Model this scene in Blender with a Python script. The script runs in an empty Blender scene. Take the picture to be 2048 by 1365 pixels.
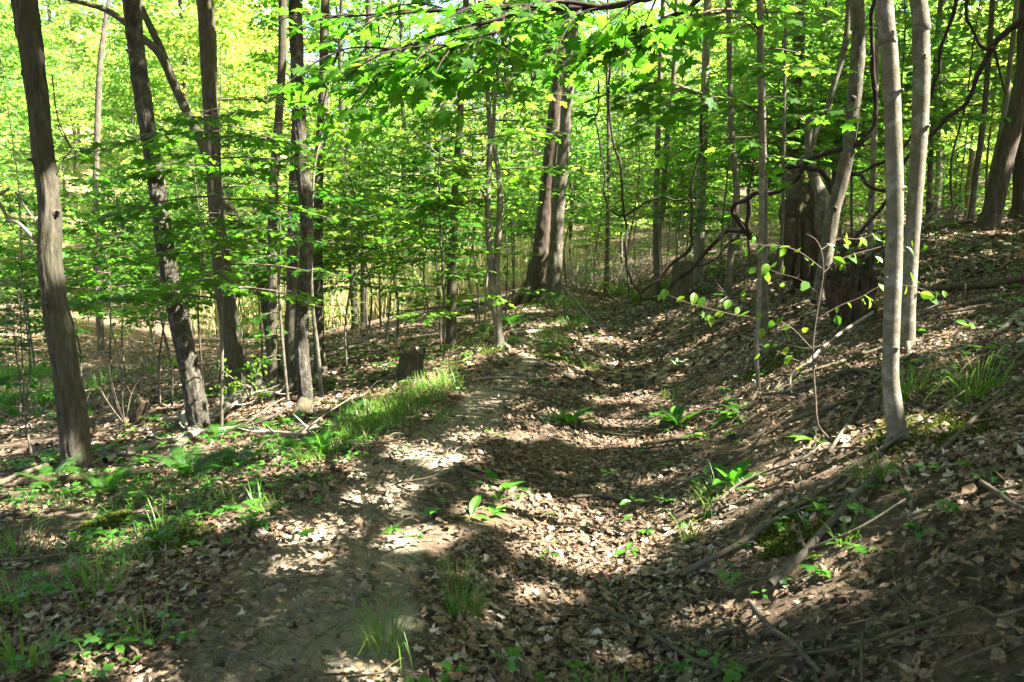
import bpy, math, random, time
import numpy as np
from mathutils import Vector
T0 = time.time()
EXPO = 3.2
rng = np.random.default_rng(11)
random.seed(11)
SC = bpy.context.scene
COL = SC.collection
R = math.radians
U = lambda a=0.0, b=1.0, n=None: rng.uniform(a, b, n)

# ------------------------------------------------------------------ camera
F, CX, CY = 1593.0, 1024.0, 682.5
CAMZ = 1.5
PITCH = math.atan((CY - 480.0) / F)
sp, cp = math.sin(PITCH), math.cos(PITCH)
CAM = np.array([0.0, 0.0, CAMZ])


def ray(u, v):
    a = (u - CX) / F
    b = (v - CY) / F
    return np.array([a, cp - b * sp, -sp - b * cp])


def P(u, v, y):
    d = ray(u, v)
    return CAM + d * (y / d[1])


def project(p):
    r = p - CAM
    zf = r[..., 1] * cp - r[..., 2] * sp
    yu = r[..., 1] * sp + r[..., 2] * cp
    zf = np.where(zf < 0.05, 0.05, zf)
    return CX + F * r[..., 0] / zf, CY - F * yu / zf


# ------------------------------------------------------------------ noise and terrain
_tab = np.random.default_rng(3).uniform(-1, 1, (256, 256))


def vnoise(x, y):
    xi = np.floor(x).astype(int)
    yi = np.floor(y).astype(int)
    fx, fy = x - xi, y - yi
    fx = fx * fx * (3 - 2 * fx)
    fy = fy * fy * (3 - 2 * fy)
    g = lambda i, j: _tab[i & 255, j & 255]
    return (g(xi, yi) * (1 - fx) + g(xi + 1, yi) * fx) * (1 - fy) + (g(xi, yi + 1) * (1 - fx) + g(xi + 1, yi + 1) * fx) * fy


def sstep(a, b, x):
    t = np.clip((x - a) / (b - a), 0, 1)
    return t * t * (3 - 2 * t)


def XR(y): return np.interp(y, [-6, 2.7, 4.6, 6.8, 10, 14, 20, 30, 60], [-0.95, -1.0, -1.02, -0.53, 0.04, 0.45, 0.95, 1.6, 2.0])
def XT(y): return np.interp(y, [-6, 2.7, 4.6, 6.8, 10.9, 20, 30, 60], [0.25, 0.3, 0.6, 1.05, 1.65, 2.5, 3.5, 4.0])


def _h(x, y):
    xr, xt = XR(y), XT(y)
    d = xr - x
    k = np.interp(y, [3, 6.4, 9, 12], [0.4, 0.62, 1.0, 1.05])
    left = np.interp(d, [0, .45, 1.5, 2.5, 4, 6, 9, 14, 18, 24, 35, 60], [0, 0, -.42, -.56, -.8, -1.2, -1.7, -1.85, -1.3, -.2, 2.2, 6]) * np.where(d > 14, 1, k)
    w = np.clip((x - xr - .25) / np.maximum(xt - xr - .25, .3), 0, 1)
    mid = -.2 * w * w * (3 - 2 * w)
    s = x - xt
    right = np.interp(s, [0, .45, .8, 1.1, 1.5, 2.1, 2.6, 4, 6.5, 10, 15, 30, 60], [-.2, -.1, .08, .25, .45, .63, .86, 1.18, 1.72, 2.25, 2.7, 3.2, 4.5])
    fade = np.interp(y, [20, 30, 45], [1, .75, .4])
    right = np.where(s > 0, -.2 + (right + .2) * fade, mid)
    return np.where(d > 0, left, right)


def H(x, y):
    x = np.asarray(x, float)
    y = np.asarray(y, float)
    z = (_h(x - .2, y) + _h(x - .07, y) + _h(x + .07, y) + _h(x + .2, y)) / 4
    z = z + .028 * vnoise(x * 1.4 + 7, y * 1.4) + .012 * vnoise(x * 4.3, y * 4.3 + 9)
    far = sstep(14, 40, y)
    z = z + far * .45 * vnoise(x * .17 + 3, y * .17)
    z = z + sstep(40, 92, y) * 11
    return z


_ts = np.concatenate([np.linspace(1.2, 20, 2500), np.linspace(20.01, 140, 3000)])


def G(u, v):
    d = ray(u, v)
    p = CAM[None] + d[None] * _ts[:, None]
    below = p[:, 2] <= H(p[:, 0], p[:, 1])
    i = int(np.argmax(below)) if below.any() else len(_ts) - 1
    q = p[i].copy()
    q[2] = float(H(q[0], q[1]))
    return q


def ground(x, y, dz=0.0): return np.array([x, y, float(H(x, y)) + dz])


# ------------------------------------------------------------------ mesh builder
class MB:
    def __init__(s): s.V, s.T, s.Q, s.TM, s.QM, s.A, s.n = [], [], [], [], [], [], 0

    def add(s, V, T=None, Q=None, a=0.5, mi=0):
        V = np.asarray(V, np.float64).reshape(-1, 3)
        s.V.append(V)
        s.A.append(np.broadcast_to(np.asarray(a, np.float64), (len(V),)))
        if T is not None and len(T):
            s.T.append(np.asarray(T, np.int64).reshape(-1, 3) + s.n)
            s.TM.append(np.full(len(s.T[-1]), mi))
        if Q is not None and len(Q):
            s.Q.append(np.asarray(Q, np.int64).reshape(-1, 4) + s.n)
            s.QM.append(np.full(len(s.Q[-1]), mi))
        s.n += len(V)

    def mesh(s, name, mats, loc=(0, 0, 0), smooth=True, extra=None):
        V = np.concatenate(s.V) - np.asarray(loc)[None]
        A = np.concatenate(s.A)
        T = np.concatenate(s.T) if s.T else np.zeros((0, 3), int)
        Q = np.concatenate(s.Q) if s.Q else np.zeros((0, 4), int)
        MI = np.concatenate(s.TM + s.QM) if (s.TM or s.QM) else np.zeros(0, int)
        me = bpy.data.meshes.new(name)
        me.vertices.add(len(V))
        me.vertices.foreach_set('co', V.astype(np.float32).ravel())
        L = np.concatenate([T.ravel(), Q.ravel()]).astype(np.int32)
        me.loops.add(len(L))
        me.loops.foreach_set('vertex_index', L)
        me.polygons.add(len(T) + len(Q))
        st = np.concatenate([np.arange(len(T)) * 3, len(T) * 3 + np.arange(len(Q)) * 4]).astype(np.int32)
        me.polygons.foreach_set('loop_start', st)
        me.polygons.foreach_set('material_index', MI.astype(np.int32))
        me.polygons.foreach_set('use_smooth', np.full(len(st), smooth))
        at = me.attributes.new('rnd', 'FLOAT', 'POINT')
        at.data.foreach_set('value', A.astype(np.float32))
        for k, arr in (extra or {}).items():
            at = me.attributes.new(k, 'FLOAT', 'POINT')
            at.data.foreach_set('value', np.asarray(arr, np.float32))
        me.update(calc_edges=True)
        for m in (mats if isinstance(mats, (list, tuple)) else [mats]):
            me.materials.append(m)
        return me


def link(name, me, loc=(0, 0, 0), parent=None):
    o = bpy.data.objects.new(name, me)
    COL.objects.link(o)
    if parent is not None:
        o.parent = parent
    else:
        o.location = tuple(float(c) for c in loc)
    return o


def thing(name, label, cat, loc, group=None):
    o = bpy.data.objects.new(name, None)
    o.empty_display_size = .2
    COL.objects.link(o)
    o.location = tuple(float(c) for c in loc)
    o['label'] = label
    o['category'] = cat
    if group:
        o['group'] = group
    return o


def part(name, mb, mats, parent, smooth=True, label=None):
    o = link(name, mb.mesh(name, mats, tuple(parent.location), smooth), parent=parent)
    if label:
        o['label'] = label
    return o


def single(name, mb, mats, loc, label, cat, group=None, smooth=True):
    o = link(name, mb.mesh(name, mats, loc, smooth), loc)
    o['label'] = label
    o['category'] = cat
    if group:
        o['group'] = group
    return o


def stuff(name, mb, mats, smooth=True, label=None, kind='stuff'):
    o = link(name, mb.mesh(name, mats, (0, 0, 0), smooth))
    o['kind'] = kind
    if label:
        o['label'] = label
    return o


def copy_tree(o, loc, rz, sc, label, group=None):
    c = o.copy()
    COL.objects.link(c)
    c.location = tuple(float(k) for k in loc)
    c.rotation_euler = (U(-.04, .04), U(-.04, .04), rz)
    c.scale = (sc, sc, sc)
    c['label'] = label
    if group:
        c['group'] = group
    for ch in list(o.children):
        d = ch.copy()
        COL.objects.link(d)
        d.parent = c
    return c


def nrm(v): return v / np.maximum(np.linalg.norm(v, axis=-1, keepdims=True), 1e-9)


def smooth_path(pts, n):
    p = np.asarray(pts, float)
    if len(p) == 2:
        t = np.linspace(0, 1, n)[:, None]
        return p[0] * (1 - t) + p[1] * t
    q = np.vstack([2 * p[0] - p[1], p, 2 * p[-1] - p[-2]])
    seg = np.linalg.norm(np.diff(p[:, :3], axis=0), axis=1)
    cum = np.concatenate([[0], np.cumsum(seg)])
    s = np.linspace(0, cum[-1], n)
    i = np.clip(np.searchsorted(cum, s, side='right') - 1, 0, len(seg) - 1)
    t = ((s - cum[i]) / np.maximum(seg[i], 1e-9))[:, None]
    a, b, c, d = q[i], q[i + 1], q[i + 2], q[i + 3]
    return .5 * (2 * b + (c - a) * t + (2 * a - 5 * b + 4 * c - d) * t * t + (3 * b - a - 3 * c + d) * t ** 3)


def tube(mb, pts, rad, segs=6, n=None, a=.5, mi=0, bark=None, cap=True, flat=1.0):
    """pts k x 3, rad k: a tapered tube. bark=(ridges, depth, lump) carves furrows."""
    pts = np.asarray(pts, float)
    rad = np.broadcast_to(np.asarray(rad, float), (len(pts),))
    pr = np.hstack([pts, rad[:, None]])
    if n:
        pr = smooth_path(pr, n)
    c, r = pr[:, :3], np.maximum(pr[:, 3], .0008)
    m = len(c)
    tg = nrm(np.gradient(c, axis=0))
    ref = np.array([1.0, 0, 0]) if abs(tg[0, 0]) < .8 else np.array([0, 1.0, 0])
    N = np.zeros((m, 3))
    v = nrm(ref - tg[0] * (ref @ tg[0]))
    for k in range(m):
        v = v - tg[k] * (v @ tg[k])
        v = v / max(np.linalg.norm(v), 1e-9)
        N[k] = v
    B = np.cross(tg, N)
    th = np.linspace(0, 2 * np.pi, segs, endpoint=False)
    rr = np.repeat(r[:, None], segs, 1)
    if bark:
        nr, dep, lump = bark
        s = np.concatenate([[0], np.cumsum(np.linalg.norm(np.diff(c, axis=0), axis=1))])[:, None]
        ph = U(0, 100)
        wob = vnoise(s * 2.2 + ph, th[None] * 1.3 + ph) * 1.1
        cx, sx = np.cos(th + wob * .35), np.sin(th + wob * .35)
        if nr:
            rdg = np.abs(vnoise(cx * nr * .32 + ph, sx * nr * .32 + s * 3.2)) * .65 + np.abs(vnoise(cx * nr * .8 + ph, sx * nr * .8 + s * 9)) * .35
            rr = rr * (1 + dep * (rdg * 2 - .7))
        rr = rr * (1 + lump * vnoise(cx * 1.1 + ph, sx * 1.1 + s * 2.5) + lump * .6 * vnoise(cx * 2 + ph, sx * 2 + s * 7))
    V = c[:, None] + rr[..., None] * (np.cos(th)[None, :, None] * N[:, None] + flat * np.sin(th)[None, :, None] * B[:, None])
    i = np.arange(m - 1)[:, None] * segs
    j = np.arange(segs)[None]
    j2 = (j + 1) % segs
    Q = np.stack([i + j, i + j2, i + segs + j2, i + segs + j], -1).reshape(-1, 4)
    V = V.reshape(-1, 3)
    Tt = None
    if cap:
        V = np.vstack([V, c[-1] + tg[-1] * r[-1] * .3])
        k = (m - 1) * segs
        Tt = np.stack([k + np.arange(segs), k + (np.arange(segs) + 1) % segs, np.full(segs, m * segs)], -1)
    mb.add(V, Tt, Q, a, mi)


# ------------------------------------------------------------------ leaf templates (x along the midrib, y across, z up)
def fan(half, z_tip=-.06, c=(.3, 0)):
    out = list(half) + [(x, -y) for x, y in reversed(half[1:-1])]
    V = [(c[0], c[1], .0)] + [(x, y, z_tip * (abs(y) * 1.6 + (x > .9))) for x, y in out]
    n = len(out)
    T = [(0, 1 + k, 1 + (k + 1) % n) for k in range(n)]
    return np.array(V, float), np.array(T)


MAPLE = fan([(0, 0), (-.1, .27), (.02, .30), (.13, .22), (.27, .44), (.44, .60), (.44, .42), (.52, .19), (.72, .27), (.78, .12), (1, 0)])
MAPLE_S = fan([(0, 0), (-.06, .28), (.12, .22), (.42, .57), (.52, .2), (.74, .22), (1, 0)])


def blade_leaf(prof, fold=.12):
    xs = [p[0] for p in prof]
    V, T = [], []
    for x, w in prof:
        V += [(x, w, fold * w), (x, 0, 0), (x, -w, fold * w)]
    for k in range(len(prof) - 1):
        a = 3 * k
        for c in (0, 1):
            T += [(a + c, a + 3 + c, a + 1 + c), (a + 1 + c, a + 3 + c, a + 4 + c)]
    return np.array(V, float), np.array(T)


OVAL = blade_leaf([(0, .02), (.2, .2), (.45, .29), (.72, .22), (.9, .08), (1, .0)], .35)
LANCE = blade_leaf([(0, .015), (.12, .03), (.3, .11), (.5, .155), (.72, .13), (.9, .05), (1, 0)], .5)
PINNA = (np.array([(0, .1, 0), (0, -.1, 0), (.5, .12, .0), (.5, -.12, 0), (1, 0, -.05)], float), np.array([(0, 1, 3), (0, 3, 2), (2, 3, 4)]))
LOW = (np.array([(0, 0, 0), (.4, .36, -.05), (1, 0, -.04), (.4, -.36, -.05)], float), np.array([(0, 1, 2), (0, 2, 3)]))
LOW5 = (np.array([(0, 0, 0), (.1, .3, -.04), (.5, .45, -.06), (1, 0, -.04), (.5, -.45, -.06), (.1, -.3, -.04)], float), np.array([(0, 1, 2), (0, 2, 3), (0, 3, 4), (0, 4, 5)]))


def place(mb, tpl, pos, dr, no, size, a, curl=0.0, mi=0, wide=1.0, roll=0.0):
    pos = np.atleast_2d(pos)
    n = len(pos)
    TV, TT = tpl
    dr = nrm(np.broadcast_to(dr, (n, 3)))
    no = np.broadcast_to(no, (n, 3))
    z = nrm(no - dr * np.sum(no * dr, 1, keepdims=True))
    y = np.cross(z, dr)
    size = np.broadcast_to(size, (n,))
    curl = np.broadcast_to(curl, (n,))
    wide = np.broadcast_to(wide, (n,))
    roll = np.broadcast_to(roll, (n,))
    lx, ly, lz = TV[:, 0], TV[:, 1], TV[:, 2]
    zz = lz[None] + curl[:, None] * lx[None] ** 2 + roll[:, None] * ly[None] ** 2
    V = pos[:, None] + size[:, None, None] * (lx[None, :, None] * dr[:, None] + (ly[None] * wide[:, None])[..., None] * y[:, None] + zz[..., None] * z[:, None])
    T = TT[None] + (np.arange(n) * len(TV))[:, None, None]
    mb.add(V.reshape(-1, 3), T.reshape(-1, 3), None, np.repeat(np.broadcast_to(a, (n,)), len(TV)), mi)


CULL = [0.0]


def spray(lv, o, d, length, leaf, tpl, tw=None, droop=.18, dens=1.0, rbase=None, tone=(0, 1), flat=.3, tmi=1):
    """one flat twig system: leaves on alternate side twigs, the whole spray near-horizontal and drooping"""
    d = nrm(np.asarray(d, float))
    o = np.asarray(o, float)
    h = nrm(np.cross(np.array([0, 0, 1.0]), d) + 1e-6)
    up = np.cross(d, h)
    m = max(3, int(length / (leaf * 1.0) * dens))
    s = np.linspace(.12, 1, m) * length
    main = lambda q: o + d * q + np.array([0, 0, -1.0]) * droop * q * q / length
    ps, ds = [], []
    if tw is not None:
        r0 = rbase or .004 + .006 * length
        tube(tw, [main(q) for q in np.linspace(0, length, 5)], np.linspace(r0, .0018, 5), 4, mi=tmi)
    for k, q in enumerate(s):
        sg = 1 if (k % 2) else -1
        L = length * (.14 + .42 * (1 - q / length)) * U(.7, 1.25)
        ang = R(U(40, 68))
        sd = nrm(d * math.cos(ang) + sg * h * math.sin(ang) + up * U(-.15, .12))
        b = main(q)
        mm = max(1, int(L / (leaf * .85) * dens + .5))
        if tw is not None and L > .1:
            e = b + sd * L + np.array([0, 0, -droop * L * .7])
            tube(tw, [b, (b + e) / 2 + up * .02 * L, e], [.0035, .0025, .0012], 3, mi=tmi)
        for t in np.linspace(.25, 1, mm):
            pp = b + sd * L * t + np.array([0, 0, -droop * L * t * .7])
            for sg2 in ((-1, 1) if t < .97 else (0,)):
                a2 = sg2 * R(U(30, 70))
                ps.append(pp)
                hh = np.cross(up, sd)
                ds.append(sd * math.cos(a2) + hh * math.sin(a2))
    ps = np.array(ps)
    ds = np.array(ds)
    if CULL[0] > 0:
        kp = ~blocks_gap(ps, .05) | (rng.random(len(ps)) > CULL[0])
        ps, ds = ps[kp], ds[kp]
    n = len(ps)
    if n == 0:
        return
    ds = ds + rng.normal(0, .18, (n, 3)) + np.array([0, 0, -.22])
    no = up[None] + rng.normal(0, flat, (n, 3))
    pet = nrm(ds) * leaf * .25
    place(lv, tpl, ps + pet + rng.normal(0, leaf * .12, (n, 3)), ds, no, leaf * U(.7, 1.2, n), U(tone[0], tone[1], n), U(-.25, .05, n))


# ------------------------------------------------------------------ materials
def mat(name):
    m = bpy.data.materials.new(name)
    m.use_nodes = True
    nt = m.node_tree
    for n in list(nt.nodes):
        nt.nodes.remove(n)
    out = nt.nodes.new('ShaderNodeOutputMaterial')
    return m, nt, out


def ramp(nt, fac, stops):
    r = nt.nodes.new('ShaderNodeValToRGB')
    el = r.color_ramp.elements
    while len(el) > 1:
        el.remove(el[0])
    el[0].position, el[0].color = stops[0][0], (*stops[0][1], 1)
    for p, c in stops[1:]:
        e = el.new(p)
        e.color = (*c, 1)
    nt.links.new(fac, r.inputs[0])
    return r.outputs[0]


def leaf_mat(name, ref, tra, mix=.5, rough=.42, spec=.35, mott=0, inst=False):
    m, nt, out = mat(name)
    at = nt.nodes.new('ShaderNodeAttribute')
    at.attribute_name = 'rnd'
    k = len(ref) - 1
    c1 = ramp(nt, at.outputs['Fac'], [(i / max(k, 1), c) for i, c in enumerate(ref)])
    c2 = ramp(nt, at.outputs['Fac'], [(i / max(len(tra) - 1, 1), c) for i, c in enumerate(tra)])
    if inst:
        oi = nt.nodes.new('ShaderNodeObjectInfo')
        vr = ramp(nt, oi.outputs['Random'], [(0, (.50, .72, .7)), (.35, (.85, .95, .9)), (.65, (1.05, 1.0, 1.0)), (1, (1.35, 1.08, .9))])
        c1 = mixc(nt, 1.0, c1, vr, 'MULTIPLY')
        c2 = mixc(nt, 1.0, c2, vr, 'MULTIPLY')
    b = nt.nodes.new('ShaderNodeBsdfPrincipled')
    b.inputs['Roughness'].default_value = rough
    b.inputs['Specular IOR Level'].default_value = spec
    if mott:
        tc = nt.nodes.new('ShaderNodeTexCoord')
        q = noise(nt, tc.outputs['Object'], mott, 3, .7)
        q = ramp(nt, q, [(.32, (.45, .42, .38)), (.5, (1, 1, 1)), (.7, (1.25, 1.22, 1.2))])
        c1 = mixc(nt, 1.0, c1, q, 'MULTIPLY')
    nt.links.new(c1, b.inputs['Base Color'])
    t = nt.nodes.new('ShaderNodeBsdfTranslucent')
    nt.links.new(c2, t.inputs['Color'])
    mx = nt.nodes.new('ShaderNodeMixShader')
    mx.inputs[0].default_value = mix
    nt.links.new(b.outputs[0], mx.inputs[1])
    nt.links.new(t.outputs[0], mx.inputs[2])
    nt.links.new(mx.outputs[0], out.inputs[0])
    return m


def noise(nt, vec, scale, detail=4, rough=.6, dist=0):
    n = nt.nodes.new('ShaderNodeTexNoise')
    n.inputs['Scale'].default_value = scale
    n.inputs['Detail'].default_value = detail
    n.inputs['Roughness'].default_value = rough
    n.inputs['Distortion'].default_value = dist
    if vec is not None:
        nt.links.new(vec, n.inputs['Vector'])
    return n.outputs['Fac']


def mapping(nt, scale):
    tc = nt.nodes.new('ShaderNodeTexCoord')
    mp = nt.nodes.new('ShaderNodeMapping')
    mp.inputs['Scale'].default_value = scale
    nt.links.new(tc.outputs['Object'], mp.inputs['Vector'])
    return mp.outputs[0], tc.outputs['Object']


def mixc(nt, fac, a, b, mode='MIX'):
    n = nt.nodes.new('ShaderNodeMix')
    n.data_type = 'RGBA'
    n.blend_type = mode
    for val, sock in ((fac, n.inputs[0]), (a, n.inputs[6]), (b, n.inputs[7])):
        if isinstance(val, (int, float)):
            sock.default_value = val
        elif isinstance(val, tuple):
            sock.default_value = (*val, 1)
        else:
            nt.links.new(val, sock)
    return n.outputs[2]


def math_(nt, op, a, b=0.0):
    n = nt.nodes.new('ShaderNodeMath')
    n.operation = op
    for v, s in ((a, n.inputs[0]), (b, n.inputs[1])):
        if isinstance(v, (int, float)):
            s.default_value = v
        else:
            nt.links.new(v, s)
    return n.outputs[0]


def bark_mat(name, dark, mid, light, zs=1.6, scale=16, bump=.6, lichen=None, moss=0.0, rings=False, rough=.9):
    m, nt, out = mat(name)
    vec, obj = mapping(nt, (1, 1, zs / 10))
    n1 = noise(nt, vec, scale, 6, .65, .4)
    n2 = noise(nt, vec, scale * 3.1, 4, .7)
    n3 = noise(nt, obj, 2.3, 3, .6)
    s = math_(nt, 'ADD', math_(nt, 'MULTIPLY', n1, .65), math_(nt, 'MULTIPLY', n2, .35))
    c = ramp(nt, s, [(.34, dark), (.5, mid), (.68, light)])
    c = mixc(nt, math_(nt, 'MULTIPLY', n3, .55), c, mid)
    if lichen:
        l = noise(nt, obj, 9, 4, .7, .6)
        lf = ramp(nt, l, [(.5, (0, 0, 0)), (.62, (1, 1, 1))])
        c = mixc(nt, math_(nt, 'MULTIPLY', lf, .5), c, lichen)
    if moss:
        g = noise(nt, obj, 3.1, 5, .7, .3)
        gf = ramp(nt, g, [(.46, (0, 0, 0)), (.64, (1, 1, 1))])
        c = mixc(nt, math_(nt, 'MULTIPLY', gf, moss), c, (.055, .062, .016))
    if rings:
        mp2 = nt.nodes.new('ShaderNodeMapping')
        mp2.inputs['Scale'].default_value = (3.0, 3.0, 13)
        nt.links.new(obj, mp2.inputs['Vector'])
        q = noise(nt, mp2.outputs[0], 2.4, 4, .75, .5)
        qf = ramp(nt, q, [(.6, (0, 0, 0)), (.72, (1, 1, 1))])
        c = mixc(nt, math_(nt, 'MULTIPLY', qf, .5), c, dark)
        q2 = noise(nt, obj, 34, 3, .8)
        q2f = ramp(nt, q2, [(.6, (0, 0, 0)), (.7, (1, 1, 1))])
        c = mixc(nt, math_(nt, 'MULTIPLY', q2f, .5), c, (.05, .045, .03))
        s = math_(nt, 'SUBTRACT', s, math_(nt, 'MULTIPLY', q, .25))
    b = nt.nodes.new('ShaderNodeBsdfPrincipled')
    b.inputs['Roughness'].default_value = rough
    b.inputs['Specular IOR Level'].default_value = .2
    nt.links.new(c, b.inputs['Base Color'])
    bp = nt.nodes.new('ShaderNodeBump')
    bp.inputs['Strength'].default_value = bump
    bp.inputs['Distance'].default_value = .02
    nt.links.new(s, bp.inputs['Height'])
    nt.links.new(bp.outputs[0], b.inputs['Normal'])
    nt.links.new(b.outputs[0], out.inputs[0])
    return m


M = {}
M['maple'] = leaf_mat('maple_leaf', [(.022, .08, .006), (.038, .11, .008), (.065, .145, .012)], [(.08, .29, .016), (.16, .41, .026), (.29, .51, .05)], .52, .55, .18, inst=True)
M['maple_near'] = leaf_mat('broad_maple_leaf', [(.028, .09, .008), (.045, .12, .012), (.075, .155, .02)], [(.08, .30, .014), (.15, .42, .022), (.28, .50, .045)], .55, .6, .12)
M['far'] = leaf_mat('woodland_leaf', [(.06, .135, .02), (.09, .17, .028), (.14, .21, .045)], [(.22, .44, .05), (.34, .56, .075), (.50, .66, .13)], .55, inst=True)
M['canopy'] = leaf_mat('added_canopy_leaf', [(.04, .11, .012), (.08, .16, .02)], [(.08, .26, .012), (.14, .34, .018)], .5)  # for the unseen leaves added to shade the ground
M['beechleaf'] = leaf_mat('beech_leaf', [(.06, .16, .012), (.09, .19, .016), (.14, .22, .02)], [(.10, .30, .016), (.18, .38, .02), (.32, .45, .03)], .5)
M['herb'] = leaf_mat('herb_leaf', [(.03, .12, .012), (.055, .17, .018), (.10, .22, .03)], [(.06, .26, .012), (.12, .36, .02), (.22, .42, .03)], .42, .35, .45)
M['grass'] = leaf_mat('grass_blade', [(.03, .10, .010), (.055, .15, .014), (.08, .17, .018), (.13, .20, .03), (.26, .22, .11)], [(.08, .26, .012), (.13, .34, .02), (.16, .36, .02), (.26, .38, .05), (.25, .2, .08)], .4)
M['fern'] = leaf_mat('fern_frond', [(.025, .09, .012), (.05, .14, .016)], [(.06, .24, .012), (.12, .32, .02)], .45)
M['litter'] = leaf_mat('dead_leaf', [(.036, .027, .016), (.10, .073, .044), (.20, .152, .099), (.21, .128, .068), (.31, .25, .177), (.58, .495, .40)], [(.10, .05, .02), (.16, .09, .04), (.2, .11, .05)], .14, .6, .25, 70)
M['reed'] = leaf_mat('dry_reed', [(.34, .32, .13), (.50, .45, .25), (.18, .26, .06)], [(.4, .34, .16), (.5, .42, .22), (.36, .40, .12)], .4, .8, .1)
M['bark'] = bark_mat('furrowed_bark', (.014, .012, .008), (.070, .060, .041), (.155, .14, .105), 2.0, 24, 1.0, moss=.55)
M['scaly'] = bark_mat('scaly_bark', (.010, .009, .007), (.050, .042, .031), (.135, .12, .096), 5.5, 22, 1.0, lichen=(.17, .17, .13), moss=.25)
M['grey'] = bark_mat('smooth_grey_bark', (.08, .07, .048), (.15, .132, .093), (.215, .193, .142), 9, 9, .3, lichen=(.34, .33, .27), moss=.32, rings=True)
M['greybrown'] = bark_mat('grey_brown_bark', (.034, .028, .019), (.098, .083, .058), (.18, .158, .12), 1.6, 20, .5, lichen=(.22, .22, .17), moss=.25)
M['red'] = bark_mat('reddish_bark', (.021, .015, .011), (.080, .060, .043), (.165, .13, .098), 1.3, 18, .9, moss=.15)
M['vine'] = bark_mat('vine_bark', (.012, .009, .006), (.038, .028, .020), (.088, .068, .050), 2.5, 26, .7)
M['twig'] = bark_mat('twig_bark', (.05, .038, .026), (.11, .085, .06), (.18, .15, .115), 10, 30, .2)
M['stick'] = bark_mat('fallen_stick', (.04, .033, .022), (.105, .088, .063), (.19, .165, .125), 2.5, 24, .5, moss=.25)
M['dead'] = bark_mat('weathered_wood', (.09, .07, .05), (.20, .165, .125), (.34, .29, .235), 2.5, 24, .5, moss=.12)
M['mossy'] = bark_mat('mossy_dead_wood', (.035, .028, .018), (.095, .08, .05), (.17, .15, .10), 3, 22, .6, moss=.5)
M['burl'] = bark_mat('burl_wood', (.016, .012, .007), (.052, .040, .023), (.115, .092, .055), 5, 14, 1.0, moss=.3)
M['moss'] = leaf_mat('moss', [(.03, .045, .008), (.075, .095, .014), (.16, .17, .03)], [(.06, .10, .01), (.12, .16, .02)], .3, .8, .1)
M['rot'] = bark_mat('rotten_wood', (.012, .009, .006), (.062, .044, .027), (.17, .125, .075), 1.2, 22, 1.0, moss=.22)


def ground_mat(name):
    m, nt, out = mat(name)
    tc = nt.nodes.new('ShaderNodeTexCoord')
    vec = tc.outputs['Object']
    A = {}
    for k in ('path', 'moss', 'dry'):
        a = nt.nodes.new('ShaderNodeAttribute')
        a.attribute_name = k
        A[k] = a.outputs['Fac']
    n1 = noise(nt, vec, 3.2, 5, .7, .5)
    n2 = noise(nt, vec, 26, 5, .75, .8)
    n3 = noise(nt, vec, 95, 3, .7)
    s = math_(nt, 'ADD', math_(nt, 'MULTIPLY', n1, .25), math_(nt, 'ADD', math_(nt, 'MULTIPLY', n2, .5), math_(nt, 'MULTIPLY', n3, .25)))
    soil = ramp(nt, s, [(.33, (.028, .019, .012)), (.48, (.085, .060, .038)), (.6, (.165, .12, .08)), (.72, (.26, .20, .145))])
    dirt = ramp(nt, s, [(.33, (.085, .068, .043)), (.45, (.195, .16, .108)), (.57, (.31, .262, .188)), (.72, (.45, .395, .31))])
    pf = ramp(nt, math_(nt, 'ADD', A['path'], math_(nt, 'MULTIPLY', math_(nt, 'SUBTRACT', n1, .5), .9)), [(.22, (0, 0, 0)), (.72, (1, 1, 1))])
    c = mixc(nt, pf, soil, dirt)
    ms = ramp(nt, n2, [(.3, (.025, .034, .008)), (.55, (.06, .07, .014)), (.75, (.12, .12, .028))])
    mf = ramp(nt, math_(nt, 'ADD', A['moss'], math_(nt, 'MULTIPLY', math_(nt, 'SUBTRACT', n2, .5), .7)), [(.42, (0, 0, 0)), (.6, (1, 1, 1))])
    c = mixc(nt, mf, c, ms)
    dr = ramp(nt, s, [(.35, (.13, .15, .04)), (.5, (.28, .28, .10)), (.65, (.42, .39, .2))])
    c = mixc(nt, A['dry'], c, dr)
    b = nt.nodes.new('ShaderNodeBsdfPrincipled')
    b.inputs['Roughness'].default_value = .95
    b.inputs['Specular IOR Level'].default_value = .15
    nt.links.new(c, b.inputs['Base Color'])
    bp = nt.nodes.new('ShaderNodeBump')
    bp.inputs['Strength'].default_value = .9
    bp.inputs['Distance'].default_value = .03
    nt.links.new(s, bp.inputs['Height'])
    nt.links.new(bp.outputs[0], b.inputs['Normal'])
    nt.links.new(b.outputs[0], out.inputs[0])
    return m


M['ground'] = ground_mat('woodland_soil')
# ------------------------------------------------------------------ ground and path
def axis(dense, lo, hi, step, grow=1.09, end0=-150, end1=150):
    a = list(np.arange(lo, hi + 1e-6, step))
    st = step
    while a[-1] < end1:
        st *= grow
        a.append(a[-1] + st)
    st = step
    b = []
    x = a[0]
    while x > end0:
        st *= grow
        x -= st
        b.append(x)
    return np.array(b[::-1] + a)


def path_mask(x, y):
    hw = np.interp(y, [0, 3, 4.6, 6.5, 8, 10, 14], [.47, .43, .35, .25, .21, .18, .12])
    cx = XR(y) + np.interp(y, [0, 3, 5, 8], [.02, .12, .22, .12])
    d = np.abs(x - cx) + .12 * vnoise(x * 3 + 5, y * 3) + .07 * vnoise(x * 8, y * 8)
    return (1 - sstep(hw * .75, hw * 1.25, d)) * (1 - sstep(12.5, 15.5, y)) * sstep(-3, 0, y)


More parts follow.
